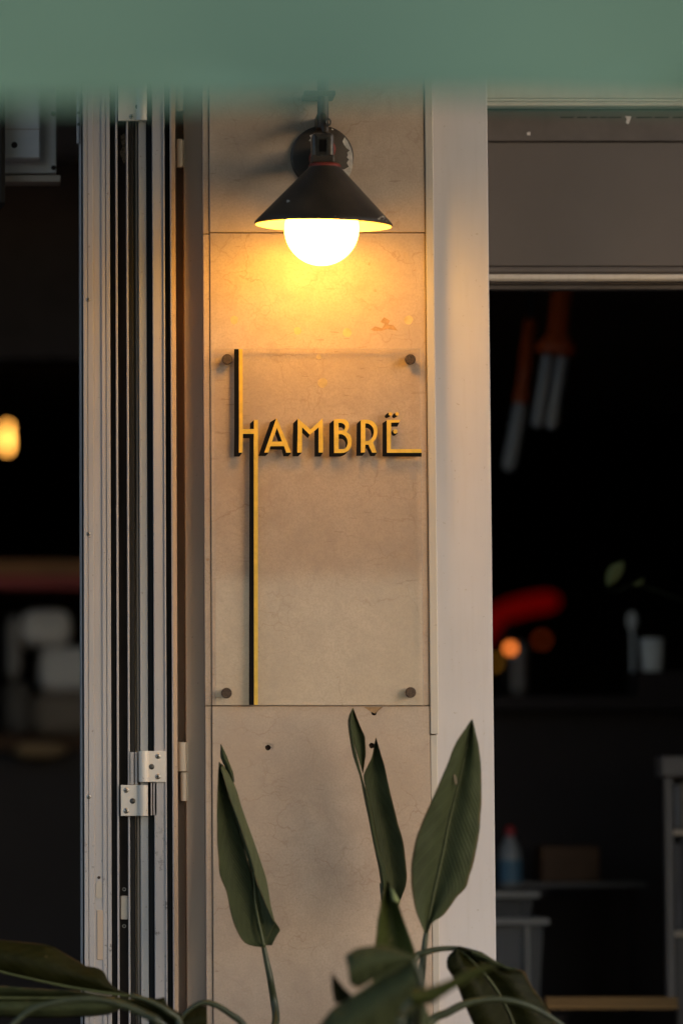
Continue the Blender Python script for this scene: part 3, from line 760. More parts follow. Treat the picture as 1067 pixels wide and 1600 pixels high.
obj('upright', box(-3.0, -2.95, YC + 0.1, YC + 0.45, ztop + 0.001, PZ(917, YC)), M['shelf_brown'], sh)
obj('upright', box(PXW(240, YC), PXW(249, YC), YC + 0.1, YC + 0.45, ztop + 0.001, PZ(917, YC)), M['shelf_brown'], sh)
ibox('pack', 34, 112, 952, 1008, YC + 0.02, .3, M['pale_stuff'], 'pale pack on top of the blurred pile, left doorway', 'pack')
ibox('pack', 62, 160, 1010, 1080, YC + 0.01, .3, M['pale_stuff'], 'larger pale pack below the top one, left doorway', 'pack')
ibox('pack', 10, 34, 960, 1060, YC + 0.03, .2, simple('grey_pack', (0.36, 0.33, 0.31), 0.7), 'narrow upright grey pack left of the pale pile', 'pack')
ibox('pack', 50, 170, 1082, 1148, YC + 0.02, .3, simple('brown_pack', (0.22, 0.17, 0.13), 0.7), 'brown pack at the bottom of the pale pile on the counter', 'pack')
ibox('pack', 5, 49, 1062, 1148, YC + 0.05, .2, simple('dark_pack', (0.10, 0.085, 0.075), 0.7), 'dark pack under the narrow grey one on the counter', 'pack')
ibox('wicker_tray', 22, 105, 1160, 1184, YC - 0.14, .1, simple('tan_tray', (0.30, 0.19, 0.09), 0.7), 'tan tray hung on the counter front, left doorway', 'tray')

# ------------------------------------------------------------------ inside, right
M['orange_lamp'] = simple('orange_enamel', (0.55, 0.085, 0.012), 0.4, var=0.1)
M['tube_glass'] = simple('frosted_tube', (0.36, 0.37, 0.40), 0.3, var=0.08)
def tube_lamp(label, top, col, bot, Y, w, colw, tubes, tw):
    """Leaning orange holder with a flared collar and frosted tubes below."""
    a, b, e = P(*top, Y), P(*col, Y), P(*bot, Y); q = SC(Y)
    t = empty('tube_lamp', a, label, 'lamp', 'orange lamps hanging inside the right doorway')
    d = (b - a); L = d.length; dn = d.normalized()
    obj('holder', lathe([(0, 0), (w * q, 0), (w * q * .96, L * .72), (colw * q * .8, L * .8), (colw * q, L * .86), (colw * q, L * .97), (colw * q * .8, L), (0, L)], a, dn, 32), M['orange_lamp'], t, True)
    side = dn.cross(Vector((0, 1, 0))).normalized()
    for k in range(tubes):
        o_ = side * ((k - (tubes - 1) / 2) * tw * 2.25 * q)
        L2 = (e - b).length; dn2 = (e - b).normalized()
        obj('tube', lathe([(tw * q, 0), (tw * q, L2 - tw * q), (tw * q * .7, L2 - tw * q * .3), (0, L2)], b + o_, dn2, 16), M['tube_glass'], t, True)
    # hanger up to the ceiling
    obj('hanger', tube([a, Vector((a.x - dn.x * 0.1, a.y, 3.05))], 0.006, 8), M['rubber'], t)
tube_lamp('larger orange lamp with two frosted tubes hanging below the transom', (878, 440), (867, 556), (848, 672), 1.5, 17, 31, 2, 10)
tube_lamp('smaller orange lamp with one frosted tube left of the larger one', (828, 500), (813, 632), (793, 738), 1.8, 11, 13, 1, 12)
# red curved band with a weak added emission, warm points of light and small bright things far back
M['red_band'] = emit('red_glow', (1.0, 0.0, 0.0), 0.024); M['red_band'].node_tree.nodes['Principled BSDF'].inputs['Base Color'].default_value = (0.3, 0.01, 0.01, 1)
YR = 4.6
qs = SC(YR)
arc = smooth_line([P(745, 1010, YR), P(775, 965, YR), P(820, 946, YR), P(872, 938, YR)], 14)
tt = obj('tumbler_stand', box(PXW(780, 4.05), PXW(830, 4.05), 4.0, 4.25, .031, PZ(1082.3, 4.05)), M['room'], None); tag(tt, 'dark stand under the pale tumbler, right doorway', 'stand')
rs = obj('red_curved_band', tube(arc, [16 * qs * min(1, .45 + .35 * min(i, 14 - i)) for i in range(15)], 16), M['red_band'], None, True)
tag(rs, 'blurred red curved band glowing beside the pilaster in the right doorway', 'red light')
stand = tube([P(790, 960, YR) , Vector((P(790, 960, YR).x, YR, 0.03))], 0.02, 10)
obj('stand', stand, M['room_grey'], rs)
rs.location = rs.location
def glow(x, y, r, Y, mat, label):
    o = empty('table_light', P(x, y, Y), label, 'light')
    q = SC(Y); c = P(x, y, Y)
    b = bmesh.new(); bmesh.ops.create_uvsphere(b, u_segments=16, v_segments=10, radius=r * q, matrix=Matrix.Translation(c)); obj('bulb', b, mat, o, True)
    obj('stand', tube([c - Vector((0, 0, r * q * .9)), Vector((c.x, c.y, 0.03))], 0.008, 8), M['rubber'], o)
glow(797, 1013, 7, 3.8, M['ember'], 'bright orange point of light beside the pilaster in the dark room')
glow(846, 1000, 6, 6.8, emit('dim_orange_lamp', (1.0, 0.12, 0.01), 0.08), 'dim orange point of light right of the brighter one')
glow(771, 1035, 6, 6.8, emit('dim_yellow_lamp', (1.0, 0.42, 0.02), 0.14), 'dim yellow point of light at the pilaster edge')
M['cup_white'] = simple('white_cup', (0.86, 0.87, 0.88), 0.35)
def vessel(name, x, y0, y1, r, Y, mat, label, cat, prof=None):
    q = SC(Y); base = P(x, y1, Y); h = (y1 - y0) * q
    prof = prof or [(0, 0), (.8, 0), (.85, .02), (1, 1), (.93, 1), (.8, .08), (0, .06)]
    o = obj(name, lathe([(a * r * q, b * h) for a, b in prof], base, (0, 0, 1), 24), mat, None, True)
    return tag(o, label, cat)
bott = [(0, 0), (.9, 0), (1, .04), (1, .55), (.85, .68), (.4, .82), (.35, 1), (0, 1)]
YK = 1.9
# bar shelf carrying them
bs_ = empty('back_bar', (PXW(900, YK), YK, 0.03), 'dark bar ledge deep in the right doorway', 'bar')
vessel('tall_tumbler', 806, 1006, 1082, 14, 4.05, M['cup_white'], 'blurred pale tumbler under the orange point of light', 'tumbler')
vessel('ribbed_cup', 1018, 998, 1050, 19, YK, M['cup_white'], 'blurred white ribbed cup at the right edge', 'cup')
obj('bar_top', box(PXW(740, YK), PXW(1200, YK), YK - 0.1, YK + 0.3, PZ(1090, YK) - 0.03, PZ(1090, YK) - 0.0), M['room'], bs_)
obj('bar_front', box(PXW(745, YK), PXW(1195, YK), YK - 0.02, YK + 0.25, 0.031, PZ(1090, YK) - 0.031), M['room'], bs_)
obj('bar_riser', box(PXW(985, YK), PXW(1060, YK), YK - 0.06, YK + 0.08, PZ(1090, YK) + 0.0005, PZ(1050.5, YK)), M['room'], bs_)
ov = bmesh.new(); bmesh.ops.create_uvsphere(ov, u_segments=20, v_segments=12, radius=1)
qq = SC(YK + .2); oc = P(987, 970, YK + .2)
for v in ov.verts: v.co = oc + Vector((v.co.x * 9 * qq, v.co.y * 9 * qq, v.co.z * 15 * qq))
add_tube(ov, [oc - Vector((0, 0, 14 * qq)), Vector((oc.x, oc.y, PZ(1090, YK) + 0.001))], 0.005, 8)
tag(obj('pale_knob', ov, M['cup_white'], None, True), 'small blurred pale oval knob above left of the ribbed cup', 'knob')
# leaves of a plant inside, catching the light
def leaf_simple(name, pts_l, pts_m, pts_r, Y, mat, parent): 
    rows = [[P(*l, Y), P(*m, Y - 0.01), P(*r_, Y)] for l, m, r_ in zip(pts_l, pts_m, pts_r)]
    return loft(name, rows, [mat, mat], parent)

# ---- leaves: a grid of control points, smoothed both ways
def add_loft(bm, rows, nu=8, nv=40, ripple=0.0, edge=0.0, seed=0, uvl=None):
    m = len(rows); k = len(rows[0])
    cols = [smooth_line([r[j] for r in rows], nv) for j in range(k)]
    grid = []
    for i in range(nv + 1):
        line = smooth_line([cols[j][i] for j in range(k)], nu)
        v_ = i / nv
        out = []
        for j, p in enumerate(line):
            u_ = j / nu; p = p.copy()
            e = abs(u_ - .5) * 2
            if ripple: p.y += ripple * e * mnoise.noise(Vector((seed * 7.1 + (u_ > .5) * 3, v_ * 9, u_ * 2)))
            if edge and e > .99:
                inner = line[1] if j == 0 else line[-2]
                p = p.lerp(inner, edge * max(0, mnoise.noise(Vector((v_ * 42, seed * 3.3, u_ * 5))) + mnoise.noise(Vector((v_ * 110, seed, 2.2))) * .6))
            out.append((bm.verts.new(p), u_, v_))
        grid.append(out)
    for a, b in zip(grid, grid[1:]):
        for j in range(nu):
            q4 = (a[j], a[j + 1], b[j + 1], b[j])
            f = bm.faces.new([w[0] for w in q4])
            for lp, w in zip(f.loops, q4): lp[uvl].uv = (w[1], w[2])
def loft(name, rows_list, mats, parent, ripple=0.0, edge=0.0, nu=8, nv=40, seed=0):
    if isinstance(rows_list[0][0], Vector): rows_list = [rows_list]
    bm = bmesh.new(); uvl = bm.loops.layers.uv.new('UVMap')
    for i, rows in enumerate(rows_list): add_loft(bm, rows, nu, nv, ripple, edge, seed + i, uvl)
    bmesh.ops.remove_doubles(bm, verts=bm.verts, dist=0.00005)
    o = obj(name, bm, mats, parent, True)
    so_ = o.modifiers.new('thick', 'SOLIDIFY'); so_.thickness = 0.0007; so_.offset = 0
    so_.material_offset = 1
    return o
ip = empty('indoor_sprig', P(960, 930, 1.3), 'small sprig with two pale green leaves in the dark right doorway', 'sprig')
M['leaf_pale'] = leaf_mat('leaf_pale', (0.20, 0.24, 0.10), (0.26, 0.28, 0.13))
leaf_simple('leaf', [(974, 876), (955, 883), (946, 897), (947, 915)], [(974, 876), (964, 888), (957, 900), (948, 916)], [(974, 876), (973, 892), (964, 907), (949, 916)], 1.3, M['leaf_pale'], ip)
leaf_simple('leaf', [(1006, 903), (996, 908), (991, 911), (988, 914)], [(1006, 903), (999, 909), (994, 913), (988, 914)], [(1006, 903), (1003, 911), (997, 915), (989, 915)], 1.3, M['leaf_pale'], ip)
px_ = P(1190, 1000, 1.34).x
obj('twig', tube(smooth_line([P(948, 916, 1.31), P(962, 924, 1.31), P(988, 914, 1.31), P(1030, 925, 1.32), P(1100, 960, 1.33), P(1160, 1060, 1.34), Vector((px_, 1.34, 0.6)), Vector((px_, 1.34, 0.33))], 50), 0.0016, 8), M['stem'], ip)
obj('pot', lathe([(0, 0), (.09, 0), (.13, .30), (.12, .30), (.11, .28), (0, .28)], (px_, 1.34, .031), (0, 0, 1), 24), M['room_grey'], ip, True)

# storage: crates, bottle, rack
YG = 1.5
def in_(name, *a, **k): return ibox(name, *a, **k)
lw = empty('low_stand', (PXW(790, YG), YG + 0.1, 0.03), 'dark low stand under the spray bottle in the right doorway', 'stand')
obj('stand_top', box(PXW(742, YG), PXW(846, YG), YG + 0.0, YG + 0.3, PZ(1397, YG), PZ(1389, YG)), M['room_grey'], lw)
for x in (745, 838): obj('leg', box(PXW(x, YG), PXW(x + 5, YG), YG + 0.25, YG + 0.27, 0.031, PZ(1397.5, YG)), M['room_grey'], lw)
qg = SC(YG)
sb_ = empty('squeeze_bottle', P(798, 1388, YG + .1), 'clear bottle with red cap and blue label beside the pilaster', 'bottle')
c = P(797, 1388, YG + .1)
M['bottle_clear'] = simple('milky_bottle', (0.20, 0.20, 0.205), 0.3)
obj('body', lathe([(0, 0), (17 * qg, 0), (18.5 * qg, 2 * qg), (18.5 * qg, 46 * qg), (16 * qg, 62 * qg), (9 * qg, 76 * qg), (7 * qg, 82 * qg), (0, 82 * qg)], c, (0, 0, 1), 28), M['bottle_clear'], sb_, True)
obj('label_band', lathe([(18.8 * qg, 10 * qg), (18.8 * qg, 44 * qg)], c, (0, 0, 1), 28), simple('blue_label', (0.06, 0.14, 0.22), 0.5), sb_, True)
obj('cap', lathe([(8.5 * qg, 82.3 * qg), (8.5 * qg, 92 * qg), (4 * qg, 98 * qg), (0, 98 * qg)], c, (0, 0, 1), 20), simple('red_cap', (0.3, 0.015, 0.015), 0.4), sb_, True)
def crate(x0, x1, y0, y1, Y, depth, label, mat):
    e = empty('storage_bin', (PXW((x0 + x1) / 2, Y), Y, PZ(y1, Y)), label, 'storage bin')
    X0, X1, Z0, Z1 = PXW(x0, Y), PXW(x1, Y), PZ(y1, Y), PZ(y0, Y); t = 0.004; ins = (X1 - X0) * .09
    bm = bmesh.new()
    v = [[bm.verts.new(p) for p in ((X0 + i_, Y + j_, z), (X1 - i_, Y + j_, z), (X1 - i_, Y + depth - j_, z), (X0 + i_, Y + depth - j_, z))] for z, i_, j_ in ((Z0, ins, 0.03), (Z1, 0.012, 0.01))]
    bm.faces.new(list(reversed(v[0])))
    for k in range(4): bm.faces.new((v[0][k], v[0][(k + 1) % 4], v[1][(k + 1) % 4], v[1][k]))
    o = obj('tub', bm, mat, e); s_ = o.modifiers.new('t', 'SOLIDIFY'); s_.thickness = 0.003
    rimb = bmesh.new()
    for a in ((X0, X1, Y - .01, Y + .012), (X0, X1, Y + depth - .012, Y + depth + .01), (X0, X0 + .02, Y + .013, Y + depth - .013), (X1 - .02, X1, Y + .013, Y + depth - .013)):
        add_box(rimb, *a, Z1 + .001, Z1 + .016, bev=.002)
    obj('rim', rimb, M['bin_rim'], e)
    for k in (0.25, 0.75): obj('rib', box(X0 + (X1 - X0) * k, X0 + (X1 - X0) * k + .008, Y - 0.004, Y + .003, Z0 + .05, Z1 - .002), M['bin_rim'], e)
    return e
M['bin_rim'] = simple('bin_rim', (0.16, 0.15, 0.148), 0.4)
def clear_plastic():
    m, nt, bs = new_mat('milky_plastic')
    bs.inputs['Base Color'].default_value = (0.17, 0.165, 0.17, 1); bs.inputs['Roughness'].default_value = 0.3; bs.inputs['Alpha'].default_value = 0.45
    return m
M['bin'] = clear_plastic()
crate(700, 850, 1446, 1580, YG - 0.2, .32, 'lower milky plastic storage bin in the right doorway', M['bin'])
crate(700, 836, 1404, 1441, YG - 0.1, .22, 'upper clear plastic bin stacked in the lower one', M['bin'])
pd = obj('plinth', box(PXW(690, YG), PXW(850, YG), YG - 0.25, YG + 0.15, 0.031, PZ(1581, YG - .2), bev=.004), M['room'], None)
tag(pd, 'dark plinth under the plastic bins', 'plinth')
# white rack with boxes at the right edge
YQ = 1.15
M['rack_white'] = simple('grey_white_frame', (0.17, 0.14, 0.13), 0.5)
M['brass'] = simple('brass_edge', (0.22, 0.11, 0.028), 0.45, 0.3)
rk = empty('storage_rack', (PXW(1080, YQ), YQ, 0.03), 'pale storage rack with brass bottom edge at the right border', 'rack')
x0, x1 = PXW(1030, YQ), PXW(1140, YQ)
obj('post', box(x0 + .003, PXW(1044, YQ), YQ, YQ + .03, PZ(1566, YQ), PZ(1215, YQ)), M['rack_white'], rk)
obj('post', box(x1 - .02, x1, YQ, YQ + .03, PZ(1566, YQ), PZ(1215, YQ)), M['rack_white'], rk)
obj('top_board', box(x0 - .006, x1, YQ - .01, YQ + .07, PZ(1214, YQ), PZ(1181, YQ), bev=.004), M['rack_white'], rk)
for y in (1296, 1455): obj('shelf', box(PXW(1044.5, YQ), x1 - .021, YQ + .01, YQ + .06, PZ(y + 9, YQ), PZ(y, YQ)), M['tan_alu'], rk)
obj('brass_rail', box(PXW(842, YQ), PXW(1045.5, YQ), YQ - .02, YQ + .02, PZ(1576, YQ), PZ(1567, YQ)), M['brass'], rk)
obj('back_board', box(PXW(1044.5, YQ), x1 - .021, YQ + .0605, YQ + .066, PZ(1566, YQ), PZ(1214.5, YQ)), M['room_grey'], rk)
obj('brass_rail', box(PXW(842, YQ), PXW(1045.5, YQ), YQ - .014, YQ + .02, PZ(1558, YQ), PZ(1565.8, YQ)), M['brass'], rk)
obj('side_panel', box(x0 + .03, x1, YQ + .031, YQ + .06, 0.031, PZ(1577, YQ)), simple('taupe_panel', (0.12, 0.1, 0.095), 0.6), rk)
obj('front_panel', box(PXW(1048, YQ), x1 - .022, YQ + .02, YQ + .03, PZ(1577, YQ), PZ(1466, YQ)), simple('taupe_front', (0.13, 0.11, 0.105), 0.6), rk)
for x, w, y0, y1, colr, lab in ((1047, 9, 1226, 1295, (0.24, .23, .25), 'grey pack on the upper rack shelf, nearest the post'), (1058, 18, 1222, 1295, (0.33, .27, .22), 'tan carton on the upper rack shelf at the border'),
                                (1047, 8, 1318, 1454, (0.20, .18, .19), 'tall grey carton on the lower rack shelf'), (1057, 20, 1308, 1454, (0.10, .085, .10), 'dark carton on the lower rack shelf at the border')):
    ibox('carton', x, x + w, y0, y1 - 0.3, YQ + .031, .028, simple('carton', colr, .6), lab, 'carton', .003)
# faint bottles on the far bar and a wooden box
M['glass_dark'] = simple('dim_glass', (0.10, 0.11, 0.12), 0.3)
for x, y0, r, lab in ((948, 1120, 15, 'tall dim bottle on the bar in the dark right doorway'), (1000, 1135, 22, 'squat dim jar on the bar in the dark right doorway')):
    pass
wb = obj('wooden_box', box(PXW(838, 1.6), PXW(930, 1.6), 1.6, 1.74, PZ(1378, 1.6), PZ(1322, 1.6), bev=.004), M['crate_wood'], None); tag(wb, 'brown wooden box on a dark shelf behind the bottle', 'box')
ws = empty('low_shelf', (PXW(880, 1.6), 1.6, 0.03), 'dark shelf carrying the wooden box, right doorway', 'shelf')
obj('board', box(PXW(800, 1.6), PXW(1000, 1.6), 1.58, 1.8, PZ(1386, 1.6), PZ(1378.3, 1.6)), M['brown_grey2'], ws)
for x in (803, 990): obj('leg', box(PXW(x, 1.6), PXW(x + 6, 1.6), 1.7, 1.73, .031, PZ(1386.4, 1.6)), M['room'], ws)

# ------------------------------------------------------------------ awning
YV = -3.58
AX0, AX1 = -0.95, 1.25
def cloth_mat(name, col):
    m, nt, bs = new_mat(name)
    v = coords(nt, (1, 1, 1), 1.0); n_ = noise(nt, v, 3.0, 4)
    c_ = ramp(nt, n_.outputs[0], [(0.3, tuple(x * .94 for x in col)), (0.7, tuple(x * 1.06 for x in col))])
    nt.links.new(c_, bs.inputs['Base Color']); bs.inputs['Roughness'].default_value = 0.9; bs.inputs['Specular IOR Level'].default_value = 0.15
    t_ = nt.nodes.new('ShaderNodeBsdfTranslucent'); nt.links.new(c_, t_.inputs[0])
    mx = nt.nodes.new('ShaderNodeMixShader'); mx.inputs[0].default_value = 0.12
    out = nt.nodes['Material Output']
    nt.links.new(bs.outputs[0], mx.inputs[1]); nt.links.new(t_.outputs[0], mx.inputs[2]); nt.links.new(mx.outputs[0], out.inputs[0])
    return m
M['awning'] = cloth_mat('green_awning_cloth', (0.150, 0.255, 0.190)); M['awning_hem_lit'] = cloth_mat('green_awning_hem_lit', (0.162, 0.275, 0.206))  # hem paler than the cloth: light on the lower edge put into colour
aw = empty('awning', (0, 0.0, 3.3), 'sage green fabric awning hanging blurred across the top in front', 'awning')
zb = PZ(162, YV); ZE = zb + 0.25; ZW = 3.6
def valance(z0, z1, y, amp=0.018):
    bm = bmesh.new(); n = 160; rows = []
    for i in range(n + 1):
        x = AX0 + (AX1 - AX0) * i / n
        a = amp * math.sin(x * 5.3) + amp * .6 * math.sin(x * 11.7 + 1)
        dz = 0.004 * (x + 0.3)
        rows.append([bm.verts.new((x, y + a * k, z)) for k, z in ((1, z0 + dz), (.7, z0 + (z1 - z0) * .33 + dz), (.4, z0 + (z1 - z0) * .66), (0, z1))])
    for a, b in zip(rows, rows[1:]):
        for j in range(3): bm.faces.new((a[j], b[j], b[j + 1], a[j + 1]))
    return bm
va = obj('valance', valance(zb, ZE, YV), M['awning'], aw, True)
obj('hem', valance(zb + 0.001, zb + 0.028, YV - 0.003), M['awning_hem_lit'], va, True)
rf = bmesh.new(); n = 24; rows = []
for i in range(n + 1):
    t = i / n; rows.append([rf.verts.new((x, YV + (-0.10 - YV) * t, ZE + (ZW - ZE) * t - 0.05 * math.sin(math.pi * t))) for x in [AX0 + (AX1 - AX0) * k / 6 for k in range(7)]])
for a, b in zip(rows, rows[1:]):
    for j in range(6): rf.faces.new((a[j], a[j + 1], b[j + 1], b[j]))
obj('cloth', rf, M['awning'], aw, True)
obj('front_bar', box(AX0, AX1, YV + 0.012, YV + 0.05, ZE - 0.04, ZE - 0.008, bev=.004), M['grey_alu'], aw)
for x in (AX0 + .1, AX1 - .05):
    obj('arm', tube([(x, YV + .03, ZE - .05), (x, -0.03, ZE + .45)], 0.018, 12), M['grey_alu'], aw)
obj('cassette', box(AX0 - .05, AX1 + .05, -0.16, -0.0205, ZW - .07, ZW + .09, bev=.02, seg=3), M['white_paint'], aw)

# ------------------------------------------------------------------ plants
def pl_box(name, x0, x1, y0, y1, h, label):
    e = empty(name, ((x0 + x1) / 2, (y0 + y1) / 2, 0), label, 'planter')
    for nm, a in (('front', (x0, x1, y0, y0 + .03)), ('back', (x0, x1, y1 - .03, y1)), ('side', (x0, x0 + .03, y0 + .0305, y1 - .0305)), ('side', (x1 - .03, x1, y0 + .0305, y1 - .0305))):
        obj(nm, box(*a, .004, h, bev=.004), M['planter'], e)
    obj('soil', box(x0 + .031, x1 - .031, y0 + .031, y1 - .031, .05, h - .04), M['soil'], e)
    return e
M['planter'] = simple('dark_planter', (0.06, 0.055, 0.05), 0.7)
M['soil'] = simple('soil', (0.03, 0.02, 0.014), 0.95, bmp=.6, bscale=80)
pl_box('planter', -0.85, -0.15, -0.62, -0.22, .6, 'dark planter below the folding door')
pl_box('planter', -0.12, 0.55, -1.15, -0.2, .6, 'dark planter below the marble pillar')
def pp(pts, Y): return [P(x, y, Y) for x, y in pts]
def stalk(pts, r0, r1, parent, n=40, name='stalk'):
    L = smooth_line(pts, n)
    return obj(name, tube(L, [r0 + (r1 - r0) * i / n for i in range(n + 1)], 12), M['stem'], parent, True)
def resample(poly, n):
    V = [Vector((*p, 0)) for p in poly]; d = [0]
    for a, b in zip(V, V[1:]): d.append(d[-1] + (b - a).length)
    out = []
    for i in range(n):
        t = d[-1] * i / (n - 1); k = 0
        while k < len(d) - 2 and d[k + 1] < t: k += 1
        f = (t - d[k]) / max(1e-9, d[k + 1] - d[k]); q_ = V[k].lerp(V[k + 1], f); out.append((q_.x, q_.y))
    return out
def rows_of(lines, Ys, n=12):
    """lines: pixel polylines running along the leaf; Ys: depth of each (number or per-line (start, end))."""
    R_ = [resample(l, n) for l in lines]
    rows = []
    for i in range(n):
        row = []
        for l, Y in zip(R_, Ys):
            y_ = Y if isinstance(Y, (int, float)) else Y[0] + (Y[1] - Y[0]) * i / (n - 1)
            row.append(P(l[i][0], l[i][1], y_))
        rows.append(row)
    return rows
def z4(p): return [(320 + x / 4, 1090 + y / 4) for x, y in p]
def z5(p): return [(530 + x / 4, 1090 + y / 4) for x, y in p]
def z6(p): return [(480 + x / 2.54, 1370 + y / 2.54) for x, y in p]
def z7(p): return [(x / 2.667, 1440 + y / 2.667) for x, y in p]

pb = empty('bird_of_paradise_plant', (0.13, -0.5, 0.56), 'green plant with paddle-shaped leaves standing in front of the marble pillar', 'plant')
crown = Vector((0.13, -0.5, 0.56))
DK, UN, GR, YG_ = M['leaf_dark'], M['leaf_under'], M['leaf_grey'], M['leaf_young']
# 1: the rolled leaf on the left
Yl = -0.16
mid = z4([(108, 420), (150, 620), (205, 800), (255, 960), (290, 1080), (308, 1180), (315, 1290), (340, 1410), (372, 1555)])
left = z4([(90, 402), (78, 600), (78, 900), (95, 1110), (140, 1225), (165, 1360), (210, 1490), (260, 1540), (372, 1562)])
rsil = z4([(112, 418), (185, 530), (235, 700), (300, 880), (345, 1010), (390, 1150), (415, 1320), (430, 1385), (436, 1420)])
inn = z4([(100, 440), (160, 640), (220, 800), (270, 950), (300, 1050), (325, 1170), (360, 1240), (388, 1310), (430, 1400)])
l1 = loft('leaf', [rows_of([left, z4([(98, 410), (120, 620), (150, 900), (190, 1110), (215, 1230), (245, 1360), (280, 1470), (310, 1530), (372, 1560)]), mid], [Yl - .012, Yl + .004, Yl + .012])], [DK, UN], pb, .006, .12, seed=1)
obj_roll = loft('curled_half', [rows_of([mid, rsil, inn], [Yl + .012, Yl - .005, Yl - .022])], [M['leaf_curl'], M['leaf_curl']], l1, .002, .05, seed=2)
loft('lower_lobe', [rows_of([z4([(306, 1110), (318, 1290), (340, 1410), (370, 1550)]), z4([(330, 1160), (370, 1300), (400, 1440), (390, 1548)]), z4([(345, 1190), (425, 1375), (472, 1450), (420, 1547)])], [Yl + .006, Yl + .008, Yl + .004])], [DK, UN], l1, .003, .25, seed=3)
loft('tip', [rows_of([z4([(100, 292), (98, 370), (120, 420), (170, 520)]), z4([(100, 290), (125, 380), (150, 430), (178, 522)]), z4([(103, 292), (140, 370), (178, 470), (186, 530)])], [Yl, Yl - .008, Yl])], [YG_, UN], l1, seed=4)
obj('midrib', tube(smooth_line(pp(z4([(304, 1090), (312, 1200), (318, 1290), (340, 1410), (372, 1560)]), Yl - .004), 24), [.0012 + .0021 * i / 24 for i in range(25)], 10), M['rib'], l1, True)
stalk(pp(z4([(365, 1540), (385, 1640), (410, 1760), (445, 1980)]), Yl) + [P(445, 1700, -.3), crown], .0042, .009, pb)
# 2: the split grey-green leaf against the stone
Y2 = -0.10
stripL = z5([(85, 62), (55, 110), (60, 230), (90, 380), (130, 490), (150, 600), (180, 740), (215, 920), (245, 1060), (268, 1210)])
stripM = z5([(86, 64), (66, 120), (78, 260), (115, 440), (158, 560), (180, 680), (208, 840), (240, 1000), (268, 1100), (278, 1215)])
stripR = z5([(88, 66), (76, 130), (95, 300), (145, 510), (188, 640), (213, 780), (248, 965), (294, 1055), (300, 1100), (288, 1200)])
l2 = loft('leaf', [rows_of([stripL, stripM, stripR], [Y2 + .005, Y2 - .016, Y2 - .004], 16)], [M['leaf_young2'] if 'leaf_young2' in M else M['leaf_under'], UN], pb, 0, .06, seed=5)
loft('upper_lobe', [rows_of([z5([(80, 95), (78, 180), (100, 310), (146, 468)]), z5([(84, 80), (115, 200), (135, 320), (148, 470)]), z5([(87, 66), (125, 165), (160, 245), (166, 350), (149, 472)])], [Y2, Y2 + .014, Y2 + .006])], [GR, UN], l2, .002, .1, seed=6)
main_in = z5([(228, 250), (205, 370), (150, 482), (165, 560), (195, 690), (225, 860), (255, 1000), (285, 1110), (305, 1200), (360, 1300)])
main_mid = z5([(229, 252), (225, 390), (225, 520), (245, 640), (275, 760), (305, 880), (325, 1000), (345, 1120), (350, 1220), (364, 1300)])
main_out = z5([(230, 254), (247, 310), (285, 440), (320, 600), (365, 780), (400, 900), (415, 1030), (425, 1150), (400, 1220), (368, 1300)])
loft('main_half', [rows_of([main_in, main_mid, main_out], [Y2 + .012, Y2 + .022, Y2 + .004], 18)], [GR, UN], l2, .004, .1, nv=60, seed=7)
stalk(pp(z5([(262, 1160), (280, 1300), (310, 1500), (345, 1750)]), Y2 + .002) + [P(625, 1700, -.25), crown], .0035, .008, pb)
# 3: the broad leaf over the pilaster
Y3 = -0.30
l3l = z5([(828, 135), (720, 290), (690, 380), (600, 590), (520, 770), (470, 900), (445, 1060), (450, 1180), (470, 1310), (490, 1370), (522, 1440), (535, 1475)])
l3m = z5([(829, 136), (782, 380), (737, 570), (692, 750), (652, 950), (612, 1130), (577, 1290), (542, 1470)])
l3r = z5([(831, 137), (870, 300), (888, 450), (889, 650), (875, 850), (840, 1030), (790, 1190), (740, 1238), (690, 1310), (640, 1370), (578, 1408), (550, 1475)])
def between(a, b, t, n=24):
    A, B = resample(a, n), resample(b, n); return [(p[0] + (q_[0] - p[0]) * t, p[1] + (q_[1] - p[1]) * t) for p, q_ in zip(A, B)]
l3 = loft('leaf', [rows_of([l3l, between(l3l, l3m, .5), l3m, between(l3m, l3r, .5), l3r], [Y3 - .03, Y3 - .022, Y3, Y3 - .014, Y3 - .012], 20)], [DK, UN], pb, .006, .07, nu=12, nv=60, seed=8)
obj('midrib', tube(smooth_line(pp(l3m, Y3 - .003), 40), [.0006 + .0026 * i / 40 for i in range(41)], 10), M['rib'], l3, True)
obj('torn_spot', plate([z5([(714, 482), (722, 478), (734, 505), (737, 535), (727, 545), (718, 515)])], Y3 - .017, Y3 - .0195), simple('dry_leaf', (0.22, 0.17, 0.11), .8), l3)
stalk(pp(z5([(545, 1450), (533, 1540), (520, 1680), (500, 1900)]), Y3) + [P(640, 1750, -.4), crown], .0042, .009, pb)
# 4: young upright leaf, nearer the camera
Y4 = -0.52
l4 = loft('leaf', [rows_of([z6([(318, 12), (296, 80), (278, 180), (266, 300), (262, 450)]), z6([(319, 14), (325, 90), (335, 200), (345, 320), (360, 460)]), z6([(321, 16), (350, 75), (380, 165), (425, 290), (462, 450)])], [Y4 - .02, Y4 + .01, Y4 - .02])], [YG_, YG_], pb, .004, .05, seed=9)
loft('flap', [rows_of([z6([(326, 40), (332, 60), (336, 92)]), z6([(336, 48), (344, 75), (350, 98)]), z6([(340, 52), (362, 88), (366, 105)])], [Y4 - .03, Y4 - .035, Y4 - .03])], [M['leaf_pale'], M['leaf_pale']], l4, seed=10)
stalk(pp(z6([(362, 440), (380, 560)]), Y4) + [P(632, 1690, -.5), crown], .006, .009, pb)
